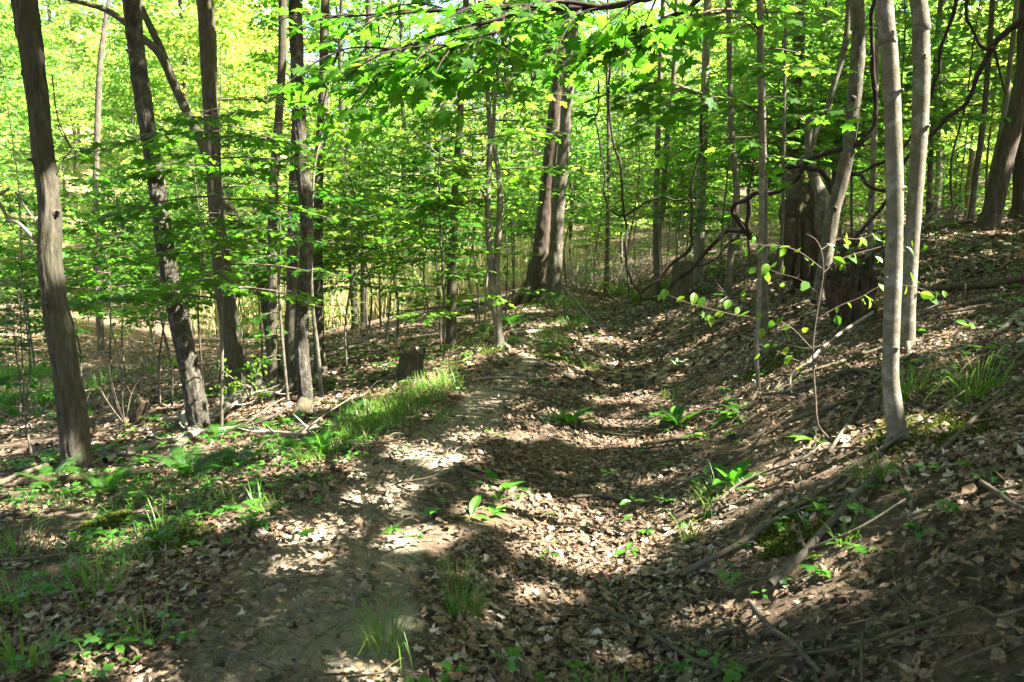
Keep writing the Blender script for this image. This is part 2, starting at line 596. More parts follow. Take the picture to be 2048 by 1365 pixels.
MOSS = [(1850, 858, .32), (1885, 868, .22), (1560, 722, .34), (1535, 745, .25), (930, 628, .55), (905, 650, .4), (988, 704, .22), (1118, 716, .36), (1100, 690, .3), (1150, 640, .5), (1060, 606, .6), (350, 1090, .22), (1600, 1050, .2), (1580, 1090, .15), (210, 1050, .2), (760, 840, .2), (820, 800, .3)]
MOSSP = [(G(u, v), r) for u, v, r in MOSS]


def moss_mask(x, y):
    m = np.zeros_like(x)
    for p, r in MOSSP:
        d = np.hypot(x - p[0], (y - p[1]) * .8) / r
        m = np.maximum(m, 1 - sstep(.3, 1.25, d))
    return np.clip(m * (1.1 + .9 * vnoise(x * 5, y * 5) + .5 * vnoise(x * 13, y * 13)), 0, 1)


gx = axis(0, -6.5, 6.5, .075)
gy = axis(0, 1.4, 13.5, .075, 1.07, -40, 170)
X, Y = np.meshgrid(gx, gy, indexing='ij')
pm, mm_ = path_mask(X, Y), moss_mask(X, Y)
Z = H(X, Y) + .012 * mm_ * (1 + vnoise(X * 9, Y * 9)) - .03 * pm
nearw = (np.abs(X) < 7) & (Y > 1) & (Y < 14)
Z = Z + np.where(nearw, .012 * vnoise(X * 9 + 2, Y * 9) * (1 - .5 * pm), 0)
dry = sstep(30, 44, Y) * sstep(.62, .40, -X / np.maximum(Y, 1)) * sstep(.10, -.02, X / np.maximum(Y, 1))
nx, ny = X.shape
idx = np.arange(nx * ny).reshape(nx, ny)
Qd = np.stack([idx[:-1, :-1], idx[1:, :-1], idx[1:, 1:], idx[:-1, 1:]], -1).reshape(-1, 4)
onp = (pm.ravel()[Qd].mean(1) > .5)
VV = np.stack([X, Y, Z], -1).reshape(-1, 3)
for nm, sel in (('ground', ~onp), ('path', onp)):
    q = Qd[sel]
    used, inv = np.unique(q, return_inverse=True)
    mb = MB()
    mb.add(VV[used], None, inv.reshape(-1, 4))
    ex = dict(path=pm.ravel()[used], moss=mm_.ravel()[used], dry=dry.ravel()[used])
    o = link(nm, mb.mesh(nm, M['ground'], (0, 0, 0), True, ex))
    o['kind'] = 'structure'

# ------------------------------------------------------------------ sun and its gaps
EL = R(52)
_a = R(-14)
SUN = np.array([math.cos(EL) * math.cos(_a), math.cos(EL) * math.sin(_a), math.sin(EL)])
LIT = np.array([(940, 866, 70, 12), (1060, 866, 120, 14), (1230, 886, 140, 20), (1380, 884, 90, 18), (1480, 860, 70, 10), (955, 815, 55, 14), (831, 897, 60, 14), (775, 885, 30, 8),
    (1084, 830, 50, 9), (1207, 803, 40, 8), (1278, 798, 60, 11), (1395, 786, 40, 6), (1228, 728, 55, 8), (1200, 682, 65, 9), (1034, 703, 32, 8), (1067, 621, 75, 11), (1085, 652, 60, 6),
    (1228, 636, 60, 6), (1278, 616, 60, 7), (1160, 700, 30, 5), (1120, 755, 30, 4), (740, 990, 70, 15), (665, 1056, 75, 16), (850, 1072, 85, 22), (580, 1068, 45, 13), (475, 1036, 55, 9), (405, 1055, 45, 8),
    (285, 1026, 40, 6), (100, 1090, 40, 8), (250, 1081, 40, 7), (590, 1122, 30, 8), (155, 1348, 48, 24), (275, 1352, 34, 16), (742, 1348, 56, 26), (915, 1355, 34, 12), (930, 912, 60, 15), (820, 897, 55, 11), (690, 940, 30, 6),
    (1214, 1130, 115, 28), (1174, 1095, 100, 20), (1105, 1062, 85, 18), (1262, 1085, 65, 24), (1054, 1195, 42, 8), (1484, 1130, 42, 14), (1644, 1180, 95, 26), (1569, 1322, 65, 26), (1484, 1017, 62, 13), (1314, 966, 50, 7),
    (1564, 912, 65, 13), (1924, 1012, 100, 9), (1875, 633, 65, 14), (1928, 675, 55, 18), (1858, 703, 50, 14), (1910, 731, 55, 12), (1700, 722, 62, 14), (1657, 587, 16, 14), (1875, 478, 80, 8), (1980, 470, 60, 7), (1717, 457, 55, 10), (1990, 445, 60, 7),
    (1489, 573, 55, 12), (1383, 656, 42, 7), (1436, 842, 110, 13), (1545, 838, 62, 9), (1545, 910, 50, 9), (1647, 806, 32, 9), (1860, 856, 40, 8), (2020, 1010, 40, 9), (1420, 610, 60, 7), (1340, 640, 60, 6),
    (211, 654, 75, 12), (299, 662, 65, 10), (169, 634, 60, 12), (352, 664, 50, 7), (352, 773, 32, 8), (246, 901, 18, 5), (650, 662, 40, 7), (720, 651, 85, 8), (715, 622, 65, 9), (701, 720, 60, 7), (500, 661, 35, 7), (735, 685, 60, 6), (690, 760, 40, 5),
    (800, 792, 75, 22), (880, 775, 40, 16), (730, 835, 50, 22), (690, 855, 30, 12), (400, 905, 50, 10), (500, 868, 60, 8), (545, 905, 50, 7), (330, 940, 40, 6), (230, 960, 30, 5), (515, 1010, 16, 14), (40, 730, 40, 10), (60, 700, 40, 8),
    (1380, 1075, 26, 25), (1745, 945, 30, 12), (1150, 1010, 20, 4), (980, 660, 30, 5), (1330, 590, 40, 5), (1640, 700, 20, 6), (1110, 560, 60, 10), (1230, 575, 80, 7)], float)
LP = []   # lit spots above the ground: (point, radius)


def litspot(u, v, y, r): LP.append((P(u, v, y), r))


for v in range(530, 700, 22): litspot(1832, v, 6.5, .10)
for v in range(20, 480, 46): litspot(1846, v, 6.5, .13)
for v in range(60, 860, 60): litspot(1792, v, 4.3, .07)
for v in (410, 450, 490): litspot(118, v, 6.4, .14)
litspot(395, 800, 8.8, .2); litspot(403, 775, 8.8, .15)
for v in (620, 640, 700, 720): litspot(590, v, 10.5, .2)
for v in range(200, 600, 45): litspot(1122, v, 20, .4)
for v in range(300, 640, 45): litspot(984, v, 11, .12)
for v in range(470, 600, 30): litspot(1660, v, 10, .16)
litspot(1715, 300, 10, .2); litspot(1706, 180, 10, .25)
for u in range(1380, 1900, 60): litspot(u, 530 + (u % 7) * 6, 4.2, .10)
for u in range(440, 540, 24): litspot(u, 770, 8.2, .2)
for u, v, y, r in [(1000, 260, 10.5, .5), (880, 300, 10.5, .4), (740, 420, 11, .5), (1080, 300, 9.5, .4), (640, 440, 11, .4), (520, 500, 9, .15), (1560, 150, 6.8, .16), (1530, 110, 6.8, .14), (470, 640, 8.6, .25), (360, 380, 8.5, .2), (250, 640, 13, .6)]:
    litspot(u, v, y, r)
y19, y20 = G(1796, 882)[1], G(1812, 700)[1]
for v in range(480, 700, 18): litspot(1834, v, y20 - .02, .10)
for v in range(20, 480, 34): litspot(1850, v, y20 - .02, .12)
for v in range(20, 860, 60): litspot(1786, v, y19 - .04, .05)
for k in range(40): litspot(U(240, 1250), U(190, 560), U(8.4, 14), U(.2, .42))
for k in range(22): litspot(U(350, 650), U(770, 900), U(6.8, 8.2), .13)
for k in range(16): litspot(U(560, 1250), U(0, 240), U(4.5, 5.6), U(.12, .26))
for k in range(10): litspot(U(1330, 1700), U(40, 300), 6.4, U(.12, .25))
LPp = np.array([p for p, r in LP])
LPr = np.array([r for p, r in LP])


def blocks_gap(p, margin=.06, flecks=False):
    """true where a leaf at p would shade one of the sunlit spots"""
    n = len(p)
    out = np.zeros(n, bool)
    q = p.copy()
    z0 = np.zeros(n)
    for _ in range(5):
        t = (p[:, 2] - z0) / SUN[2]
        q = p - SUN[None] * t[:, None]
        z0 = H(q[:, 0], q[:, 1])
    q[:, 2] = z0
    u, v = project(q)
    dpx = F / np.maximum(q[:, 1], 1)
    wob = 1 + .35 * vnoise(q[:, 0] * 3.5, q[:, 1] * 3.5) + .25 * vnoise(q[:, 0] * 9, q[:, 1] * 9)
    mu, mv = margin * dpx, margin * dpx * CAMZ / np.maximum(q[:, 1], 1)
    vis = (q[:, 1] > 1.5) & (u > -150) & (u < 2200)
    if flecks:
        out |= .6 * vnoise(q[:, 0] * 2.7 + 17, q[:, 1] * 2.7) + .55 * vnoise(q[:, 0] * 6.5, q[:, 1] * 6.5 + 3) + np.where((q[:, 1] < 3.7) | ((q[:, 0] > 1.6) & (q[:, 1] < 4.6)), -.3, 0) > .47  # random sun flecks in the added canopy, fewer toward the lower corners
    for e in LIT:
        out |= vis & (((u - e[0]) / (e[2] * .62 + mu)) ** 2 + ((v - e[1]) / (e[3] * .62 + mv)) ** 2 < wob)
    for c, r in zip(LPp, LPr):
        d = p - c
        al = d @ SUN
        per = np.linalg.norm(d - al[:, None] * SUN[None], axis=1)
        out |= (al > .5) & (per < r + margin)
    return out


# ------------------------------------------------------------------ leaf litter (uncountable)
def litter(n, y0, y1, s0, s1, tpls, name, dens_path=.36, keep=None):
    y = y0 + (y1 - y0) * rng.random(n) ** 1.25
    x = U(-1, 1, n) * (y * .68 + 1.2)
    pmv = path_mask(x, y)
    ok = rng.random(n) > pmv * (1 - dens_path)
    sb = x - XT(y)
    ok &= rng.random(n) > .6 * sstep(.45, .7, sb) * (1 - sstep(1.25, 1.7, sb)) * (1 - sstep(4.0, 5.2, y))
    ok &= rng.random(n) > moss_mask(x, y) * .55
    ok &= (vnoise(x * 2.1 + 31, y * 2.1) + .75 + (x > XT(y) - .6) * .3) > rng.random(n) * .75
    x, y = x[ok], y[ok]
    n = len(x)
    e = .03
    z = H(x, y)
    gxx = (H(x + e, y) - z) / e
    gyy = (H(x, y + e) - z) / e
    no = np.stack([-gxx, -gyy, np.ones(n)], 1) + rng.normal(0, .3, (n, 3))
    no[:, 2] = np.abs(no[:, 2])
    az = U(0, 6.283, n)
    dr = np.stack([np.cos(az), np.sin(az), gxx * np.cos(az) + gyy * np.sin(az)], 1)
    pos = np.stack([x, y, z + .006 + U(0, .03, n)], 1)
    sz = U(s0, s1, n) * U(.7, 1.25, n)
    rnd = np.clip(rng.beta(1.6, 2.0, n) + .2 * vnoise(x * .8, y * .8), 0, 1)
    mb = MB()
    k = rng.integers(0, len(tpls), n)
    for i, t in enumerate(tpls):
        s = k == i
        place(mb, t, pos[s] - nrm(dr[s]) * sz[s, None] * .5, dr[s], no[s], sz[s], rnd[s], rng.normal(.1, .28, s.sum()), wide=U(.5, 1.3, s.sum()), roll=rng.normal(.3, .9, s.sum()))
    return stuff(name, mb, M['litter'], False)


litter(98000, 2.0, 9.0, .018, .052, [OVAL, MAPLE_S, LOW5, MAPLE_S, LOW5, MAPLE], 'leaf_litter')
litter(76000, 8.5, 26, .05, .105, [LOW5, LOW5, LOW], 'leaf_litter')

litter(30000, 2.0, 11, .008, .024, [LOW5, LOW], 'leaf_litter', .9)
mo = MB()
for p, r in MOSSP:
    m = int(4200 * min(r, .5) / .3)
    x, y = p[0] + rng.normal(0, r * .55, m), p[1] + rng.normal(0, r * .7, m)
    k = moss_mask(x, y) > .35
    x, y = x[k], y[k]
    m = len(x)
    az = U(0, 6.283, m)
    el = U(.3, 1.5, m)
    dr = np.stack([np.cos(az) * np.cos(el), np.sin(az) * np.cos(el), np.sin(el)], 1)
    place(mo, LOW, np.stack([x, y, H(x, y) + U(-.004, .012, m)], 1), dr, rng.normal(0, 1, (m, 3)), U(.012, .03, m), U(0, 1, m))
stuff('moss', mo, M['moss'], False)
OCT = (np.array([(1, 0, 0), (-1, 0, 0), (0, .8, 0), (0, -.8, 0), (0, 0, .55), (0, 0, -.55)], float), np.array([(0, 2, 4), (2, 1, 4), (1, 3, 4), (3, 0, 4), (2, 0, 5), (1, 2, 5), (3, 1, 5), (0, 3, 5)]))
y = 2.0 + 10 * rng.random(2600) ** 1.4
x = XR(y) + rng.normal(.12, .34, 2600)
pb = MB()
place(pb, OCT, np.stack([x, y, H(x, y) - .028 * path_mask(x, y) + .001], 1), np.stack([np.cos(x * 99), np.sin(x * 99), 0 * x], 1), np.array([[0, 0, 1.0]]) + rng.normal(0, .2, (2600, 3)), .003 + .011 * rng.random(2600) ** 3, rng.random(2600))
stuff('pebbles', pb, M['dead'])
# fine twigs (uncountable)
mb = MB()
for i in range(1900):
    y = 2.1 + 22 * random.random() ** 1.7
    x = U(-1, 1) * (y * .66 + .6)
    s = x - XT(y)
    if (s < .2 and random.random() < .62) or (y < 4.6 and random.random() < .7):
        continue
    L = U(.06, .4) * (1 + y / 16)
    az = U(0, math.pi) if s < .4 or random.random() < .35 else rng.normal(.75, .4)
    c = np.array([math.cos(az), math.sin(az)])
    pts = []
    for t in (-.5, -.2, .15, .5):
        q = np.array([x, y]) + c * L * t + rng.normal(0, L * .07, 2)
        pts.append(ground(q[0], q[1], .028 + U(0, .035)))
    r = U(.0018, .006) * (1 + y / 9)
    tube(mb, pts, [r, r * .85, r * .7, r * .35], 4, 8, a=random.random())
for i in range(2600):
    y = 2.1 + 9 * random.random() ** 1.5
    x = XR(y) + rng.normal(.1, .5)
    L = U(.02, .10)
    az = U(0, 3.14)
    c = np.array([math.cos(az), math.sin(az)])
    q0, q1 = np.array([x, y]) - c * L / 2, np.array([x, y]) + c * L / 2
    r = U(.0009, .0022)
    tube(mb, [ground(*q0, -.002), ground(x, y, .004 + U(0, .008)), ground(*q1, -.004)], [r, r, r * .5], 3)
stuff('twig_litter', mb, M['mossy'])
print('ground', time.time() - T0)
# ------------------------------------------------------------------ trees
def px_path(pts, y, ytop=None):
    """[(u, v, width px)] bottom to top at depth y -> points, radii"""
    n = len(pts)
    c, r = [], []
    for k, (u, v, w) in enumerate(pts):
        yy = y + (0 if ytop is None else (ytop - y) * k / (n - 1))
        c.append(P(u, v, yy))
        r.append(w * .46 * yy / F * math.cos(math.atan((u - CX) / F)))
    return np.array(c), np.array(r)


TREES = {}   # canopy owners: name -> dict(root, crown MB, top)


def trunk_tree(name, label, mats, pts, y=None, top=11.0, segs=28, bark=(14, .07, .05), flare=1.5, group=None, cat='tree', roots=0, own=True, step=.05, lean=None, key=None):
    u, v, w = pts[0]
    if y is None:
        b = G(u, v)
        y = b[1]
    c, r = px_path(pts, y)
    base = np.array([c[0, 0], y, float(H(c[0, 0], y))])
    c[0] = base
    if c[1, 2] < base[2] + .25:
        c, r = np.delete(c, 1, 0), np.delete(r, 1)
    # root flare below and just above ground, then the stem goes on up beyond the frame
    d0 = nrm(c[1] - c[0])
    h1 = min(.3, r[1] * 3 + .05)
    c = np.vstack([base - np.array([0, 0, .14]), base + d0 * .01, base + d0 * h1 * .35, base + d0 * h1, c[1:]])
    r = np.concatenate([[r[1] * flare * 1.12, r[1] * flare, r[1] * (1 + (flare - 1) * .5), r[1] * 1.06], r[1:]])
    d = nrm(c[-1] - c[-2])
    if lean is not None:
        d = nrm(np.asarray(lean, float))
    if top > c[-1, 2] + .3:
        n = 3
        for k in range(1, n + 1):
            q = c[-1] + d * ((top - c[-1, 2]) / max(d[2], .4)) / (n - k + 1)
            q = q + rng.normal(0, .06, 3) * (k < n)
            c = np.vstack([c, q])
            r = np.append(r, r[-1] * (.8 if k < n else .55))
    L = float(np.sum(np.linalg.norm(np.diff(c, axis=0), axis=1)))
    root = thing(name, label, cat, base, group)
    tb = MB()
    tube(tb, c, r, segs, max(12, int(L / step)), bark=bark)
    for k in range(roots):
        az = 2 * math.pi * (k + U(-.25, .25)) / roots
        dx, dy = math.cos(az), math.sin(az)
        Lr = r[3] * U(2.2, 4.5)
        pp = [base + np.array([dx * r[3] * .5, dy * r[3] * .5, r[3] * 1.5])]
        for t in (.35, .7, 1):
            q = base[:2] + np.array([dx, dy]) * (r[3] * .8 + Lr * t)
            pp.append(ground(q[0], q[1], .012 - .05 * t))
        tube(tb, pp, [r[3] * .42, r[3] * .28, r[3] * .16, r[3] * .07], 8, 10, bark=(5, .05, .08))
    tr = part('trunk', tb, M[mats], root)
    rec = dict(root=root, lv=MB(), c=c, r=r, y=y, n=0)
    TREES[key or (name + str(len(TREES)))] = rec
    rec['own'] = own
    return rec


def at_v(rec, v):
    """point on a trunk at image row v"""
    u_, v_ = project(rec['c'])
    o = np.argsort(v_)
    return np.array([np.interp(v, v_[o], rec['c'][o, k]) for k in range(3)])


B = (14, .07, .05)
t1 = trunk_tree('tree', 'thick leaning furrowed trunk with a sunlit patch, beside the dark valley grass', 'bark', [(157, 925, 78), (140, 800, 66), (117, 650, 58), (103, 540, 52), (100, 430, 52), (88, 320, 50), (74, 200, 52), (58, 80, 52), (48, 0, 54)], 6.4, segs=72, bark=(16, .13, .07), flare=1.25, step=.03, key='t1')
t2 = trunk_tree('cherry_tree', 'leaning dark scaly-barked trunk rising behind the pale fallen log', 'scaly', [(402, 862, 50), (385, 770, 44), (362, 660, 42), (340, 560, 37), (322, 440, 36), (308, 330, 35), (290, 220, 36), (272, 90, 36), (262, 0, 36)], 8.8, segs=64, bark=(20, .14, .05), flare=1.15, step=.03, key='t2')
t3 = trunk_tree('tree', 'stout straight furrowed trunk between the scaly leaning trunk and the trunk cluster', 'bark', [(476, 772, 48), (466, 700, 44), (452, 600, 42), (440, 500, 38), (430, 380, 33), (424, 270, 32), (418, 150, 34), (410, 0, 36)], 12, segs=36, bark=(15, .08, .05), flare=1.2, step=.04, key='t3')
t4 = trunk_tree('tree', 'slim brown trunk with a slight bend, rising by the end of the fallen trunk', 'bark', [(546, 772, 27), (544, 690, 23), (544, 580, 22), (545, 470, 21), (547, 370, 20), (556, 260, 18), (564, 120, 17), (566, 0, 17)], 11.2, segs=28, bark=(12, .07, .05), key='t4')
t5 = trunk_tree('tree', 'brown furrowed trunk with sunlit patches, partly hidden behind the scaly curved trunk', 'bark', [(581, 768, 31), (582, 690, 27), (584, 600, 26), (585, 500, 25), (586, 400, 22), (592, 250, 19), (596, 0, 18)], 11.6, segs=28, bark=(12, .07, .05), key='t5')
t6 = trunk_tree('cherry_tree', 'curved scaly-barked trunk with a dark mossy foot beside the fern bank', 'scaly', [(613, 836, 42), (608, 760, 33), (602, 680, 31), (607, 590, 29), (613, 480, 28), (611, 400, 28), (602, 320, 28), (596, 200, 28), (593, 90, 29), (590, 0, 29)], 9.2, segs=56, bark=(18, .14, .05), flare=1.15, step=.03, key='t6')
t7 = trunk_tree('tree', 'straight brown trunk standing just behind the slanting pale stem', 'bark', [(640, 716, 30), (637, 640, 25), (635, 540, 24), (635, 450, 23), (637, 350, 22), (644, 240, 20), (648, 100, 18), (651, 0, 18)], 13.5, segs=28, bark=(12, .07, .05), key='t7')
t7b = trunk_tree('sapling', 'thin pale bare stem slanting in front of a brown trunk', 'grey', [(643, 752, 11), (634, 690, 9), (626, 620, 8), (622, 530, 7), (624, 420, 6), (630, 330, 5)], 10.5, top=3.6, segs=10, bark=(0, 0, .05), own=False, key='t7b')
tl = trunk_tree('leaning_tree', 'trunk slanting steeply up and away behind the brown trunk cluster', 'bark', [(548, 600, 26), (520, 545, 25), (480, 465, 23), (430, 350, 22), (395, 270, 20), (352, 178, 19), (318, 90, 17), (284, 20, 15), (270, -20, 14)], 14.5, segs=26, bark=(12, .08, .06), top=8.5, key='tl')
p0 = at_v(tl, 178)
lb = MB()
tube(lb, [p0] + [P(u, v, 14.3) for u, v in [(320, 110), (281, 73), (246, 42), (205, 18), (140, 0), (90, -14)]], [.075, .07, .062, .055, .045, .035, .02], 12, 40, bark=(8, .06, .06))
part('limb', lb, M['bark'], tl['root'])
t8 = trunk_tree('tree', 'slender grey trunk standing alone against the bright leaves near the valley bank', 'greybrown', [(196, 610, 18), (192, 500, 16), (191, 400, 15), (194, 280, 14), (199, 150, 13), (208, 60, 11), (218, 0, 10)], 23, top=13, segs=18, bark=(8, .05, .05), key='t8')
t9 = trunk_tree('tree', 'slim brown trunk on the slope above the grey stump', 'bark', [(902, 655, 26), (903, 590, 22), (905, 500, 20), (910, 390, 17), (919, 260, 15), (925, 120, 13), (932, 0, 12)], 15, segs=22, bark=(10, .07, .05), key='t9')
t10 = trunk_tree('maple_sapling', 'double-stemmed smooth grey sapling at the edge of the trodden path', 'grey', [(1000, 697, 24), (996, 650, 19), (989, 620, 16), (982, 545, 14), (976, 450, 12.5), (976, 380, 12.5), (980, 280, 11.5), (974, 180, 9.5), (962, 80, 8), (951, 0, 7)], None, segs=20, bark=(0, 0, .05), top=6.5, roots=4, key='t10')
y10 = t10['y']
lb = MB()
tube(lb, [at_v(t10, 655)] + [P(u, v, y10) for u, v in [(996, 600), (993, 540), (997, 470), (1000, 410), (996, 340), (987, 281), (990, 200), (1000, 120), (1012, 30)]], np.array([9, 7.5, 6.5, 6.5, 6, 5, 4.2, 3.5, 3, 2.4]) * y10 / F, 12, 50, bark=(0, 0, .06))
tube(lb, [at_v(t10, 405)] + [P(u, v, y10 - .1) for u, v in [(960, 375), (930, 345), (890, 320), (860, 295), (832, 275)]], [.026, .02, .017, .014, .01, .006], 8, 20)
part('limb', lb, M['grey'], t10['root'])
t11 = trunk_tree('tree', 'reddish brown flaring trunk of the pair at the end of the path', 'red', [(1068, 597, 62), (1076, 540, 46), (1085, 480, 38), (1091, 420, 33), (1098, 340, 30), (1107, 250, 28), (1116, 170, 27), (1124, 80, 26), (1129, 0, 26)], 20, top=15, segs=34, bark=(13, .10, .07), flare=1.35, roots=6, key='t11')
t11b = trunk_tree('tree', 'pale grey trunk of the pair at the end of the path', 'greybrown', [(1105, 604, 38), (1108, 550, 32), (1113, 480, 29), (1117, 420, 28), (1123, 340, 26), (1132, 240, 25), (1139, 140, 24), (1145, 60, 24), (1149, 0, 24)], 19.3, top=15, segs=30, bark=(10, .04, .06), flare=1.5, roots=7, key='t11b')
t13 = trunk_tree('tree', 'grey trunk forking into two behind the hanging vine loop', 'greybrown', [(1315, 585, 17), (1313, 520, 15), (1312, 440, 13), (1314, 340, 12), (1318, 220, 11), (1322, 100, 10), (1326, 0, 9)], 19, top=12, segs=18, bark=(8, .05, .05), key='t13')
lb = MB()
tube(lb, [at_v(t13, 480)] + [P(u, v, 19.2) for u, v in [(1325, 420), (1330, 340), (1336, 260), (1344, 200), (1350, 100), (1353, 0), (1356, -60)]], [.07, .075, .07, .065, .06, .055, .05, .04], 12, 30)
part('limb', lb, M['greybrown'], t13['root'])
t14 = trunk_tree('tree', 'pale grey trunk rising behind the hanging vine and the low round stump', 'grey', [(1397, 545, 25), (1399, 490, 22), (1402, 400, 21), (1405, 300, 19), (1409, 200, 18), (1412, 100, 17), (1415, 0, 16)], 17.5, top=13, segs=24, bark=(0, 0, .05), flare=1.6, roots=5, key='t14')
t15 = trunk_tree('tree', 'slim grey trunk with a kink, on the bank between vine stems', 'greybrown', [(1455, 575, 17), (1462, 500, 15), (1473, 400, 15), (1471, 350, 14), (1463, 270, 13), (1459, 150, 12), (1456, 0, 11)], 14, segs=18, bark=(8, .05, .06), key='t15')
t16 = trunk_tree('maple_sapling', 'slender straight pale sapling at the foot of the bank, nearest stem to the leafy trough', 'grey', [(1517, 783, 15), (1514, 760, 11), (1513, 700, 10), (1517, 626, 10.5), (1520, 540, 11), (1522, 450, 12), (1524, 316, 13), (1521, 176, 14), (1520, 0, 14)], None, segs=18, bark=(0, 0, .05), top=7, roots=3, key='t16')
t16b = trunk_tree('tree', 'darker slim trunk standing directly behind the slender pale sapling', 'greybrown', [(1530, 668, 22), (1529, 600, 16), (1528, 500, 15), (1529, 400, 14), (1527, 300, 13), (1524, 150, 12), (1522, 0, 11)], None, segs=18, bark=(8, .05, .05), key='t16b')
t17 = trunk_tree('tree', 'upright grey trunk behind the gnarled hollow base', 'greybrown', [(1590, 470, 30), (1588, 400, 27), (1586, 300, 25), (1592, 180, 24), (1599, 70, 24), (1602, 0, 24)], 15.5, segs=24, bark=(10, .05, .05), key='t17')
t18 = trunk_tree('tree', 'leaning furrowed trunk crossed by the thick vine, beside the gnarled hollow base', 'greybrown', [(1640, 592, 40), (1648, 545, 33), (1656, 490, 31), (1668, 420, 30), (1686, 350, 30), (1703, 250, 29), (1713, 150, 30), (1717, 70, 29), (1714, 0, 30)], 10, segs=36, bark=(14, .08, .06), flare=1.2, step=.035, key='t18')
t19 = trunk_tree('beech_tree', 'smooth grey beech with a swept mossy foot, nearest trunk on the bank', 'grey', [(1796, 882, 62), (1787, 820, 44), (1781, 760, 40), (1782, 690, 39), (1785, 600, 39), (1788, 500, 39), (1790, 410, 39), (1788, 310, 38), (1783, 180, 37), (1776, 80, 37), (1769, 0, 37)], None, segs=40, bark=(0, 0, .035), flare=1.3, roots=4, top=9, step=.03, key='t19')
t20 = trunk_tree('beech_tree', 'smooth grey beech lit along one edge, just up the bank behind the nearest beech', 'grey', [(1812, 700, 44), (1813, 670, 35), (1817, 600, 34), (1822, 520, 34), (1827, 440, 35), (1833, 350, 36), (1840, 250, 37), (1843, 150, 38), (1841, 60, 38), (1836, 0, 38)], None, segs=40, bark=(0, 0, .04), flare=1.25, roots=4, top=10, step=.03, key='t20')
t21 = trunk_tree('tree', 'broad brown trunk leaning toward the sky on top of the bank', 'red', [(1975, 468, 52), (1983, 430, 46), (1998, 370, 44), (2012, 310, 43), (2030, 240, 42), (2048, 150, 40), (2066, 60, 38)], 14, segs=34, bark=(13, .09, .06), flare=1.2, key='t21')
t22 = trunk_tree('tree', 'dark trunk at the top of the bank, cut by the picture edge', 'red', [(2040, 452, 46), (2043, 380, 40), (2046, 260, 38), (2050, 100, 36), (2052, 0, 36)], 15.5, segs=26, bark=(12, .08, .06), key='t22')
t23 = trunk_tree('tree', 'dark slim trunk left of the broad leaning brown trunk on the bank', 'greybrown', [(1942, 440, 17), (1950, 360, 15), (1962, 280, 14), (1974, 160, 13), (1985, 0, 12)], 16, segs=16, bark=(8, .06, .06), key='t23')
t23b = trunk_tree('tree', 'pale slim trunk running alongside the broad leaning brown trunk', 'grey', [(1972, 440, 17), (1978, 380, 15), (1992, 310, 14), (2007, 240, 14), (2020, 130, 13), (2034, 0, 12)], 15, segs=16, bark=(0, 0, .06), key='t23b')
t24 = trunk_tree('tree', 'pale upright trunk seen between the thick rising vine and the nearest beech', 'grey', [(1742, 450, 15), (1745, 350, 13), (1750, 240, 12), (1753, 120, 11), (1756, 0, 11)], 13.5, segs=16, bark=(0, 0, .05), key='t24')
t25 = trunk_tree('tree', 'shaded trunk behind the leaning furrowed trunk on the bank', 'greybrown', [(1668, 450, 22), (1672, 350, 19), (1678, 260, 18), (1690, 120, 16), (1698, 0, 15)], 19, top=13, segs=16, bark=(8, .06, .05), key='t25')
t26 = trunk_tree('tree', 'thin tall stem in front of the upright grey trunk above the gnarled base', 'greybrown', [(1560, 620, 10), (1563, 520, 8), (1566, 400, 7.5), (1568, 250, 7), (1570, 100, 6.5), (1571, 0, 6)], 11, top=8, segs=12, bark=(0, 0, .06), own=False, key='t26')
t27 = trunk_tree('tree', 'trunk with pale patches behind the second beech, forking high', 'greybrown', [(1858, 440, 14), (1860, 340, 13), (1866, 240, 12), (1872, 120, 12), (1882, 0, 12)], 16.5, segs=14, bark=(8, .06, .06), key='t27')
t28 = trunk_tree('tree', 'brown trunk deep in the valley behind the understory maple, straight and narrow', 'bark', [(727, 600, 17), (727, 500, 15), (728, 380, 14), (731, 240, 13), (735, 100, 12), (738, 0, 11)], 26, top=13, segs=14, bark=(8, .06, .05), key='t28')
t29 = trunk_tree('tree', 'short-looking dark trunk beside the narrow valley trunk', 'bark', [(710, 600, 20), (704, 540, 16), (696, 460, 14), (690, 370, 12), (684, 240, 11), (680, 100, 10)], 25, top=10, segs=14, bark=(8, .06, .05), key='t29')
t30 = trunk_tree('tree', 'bare thin trunk behind the trail end, beside the pale trunk of the pair', 'greybrown', [(1213, 590, 12), (1215, 480, 10), (1216, 360, 9), (1217, 250, 8), (1214, 120, 7), (1216, 0, 6)], 24, top=11, segs=12, bark=(0, 0, .06), key='t30')
t31 = trunk_tree('sapling', 'very thin upright pale stem in front of the stout furrowed trunk', 'greybrown', [(443, 872, 10), (444, 780, 8), (444, 680, 7.5), (443, 580, 7), (446, 480, 6), (441, 360, 5), (438, 240, 4)], None, segs=10, bark=(0, 0, .05), top=3.4, own=False, key='t31')
t32 = trunk_tree('sapling', 'thin crooked stem rising in front of the sunlit brown trunk', 'greybrown', [(576, 805, 9), (570, 740, 7.5), (562, 650, 7), (557, 560, 6), (560, 460, 5), (552, 350, 4)], None, segs=10, bark=(0, 0, .05), top=3.2, own=False, key='t32')
t33 = trunk_tree('sapling', 'thin stem rising from the grassy slope beside the grey stump', 'greybrown', [(887, 735, 7), (889, 650, 6), (886, 560, 5), (880, 450, 4.5), (878, 330, 4)], None, segs=10, bark=(0, 0, .05), top=4, own=False, key='t33')
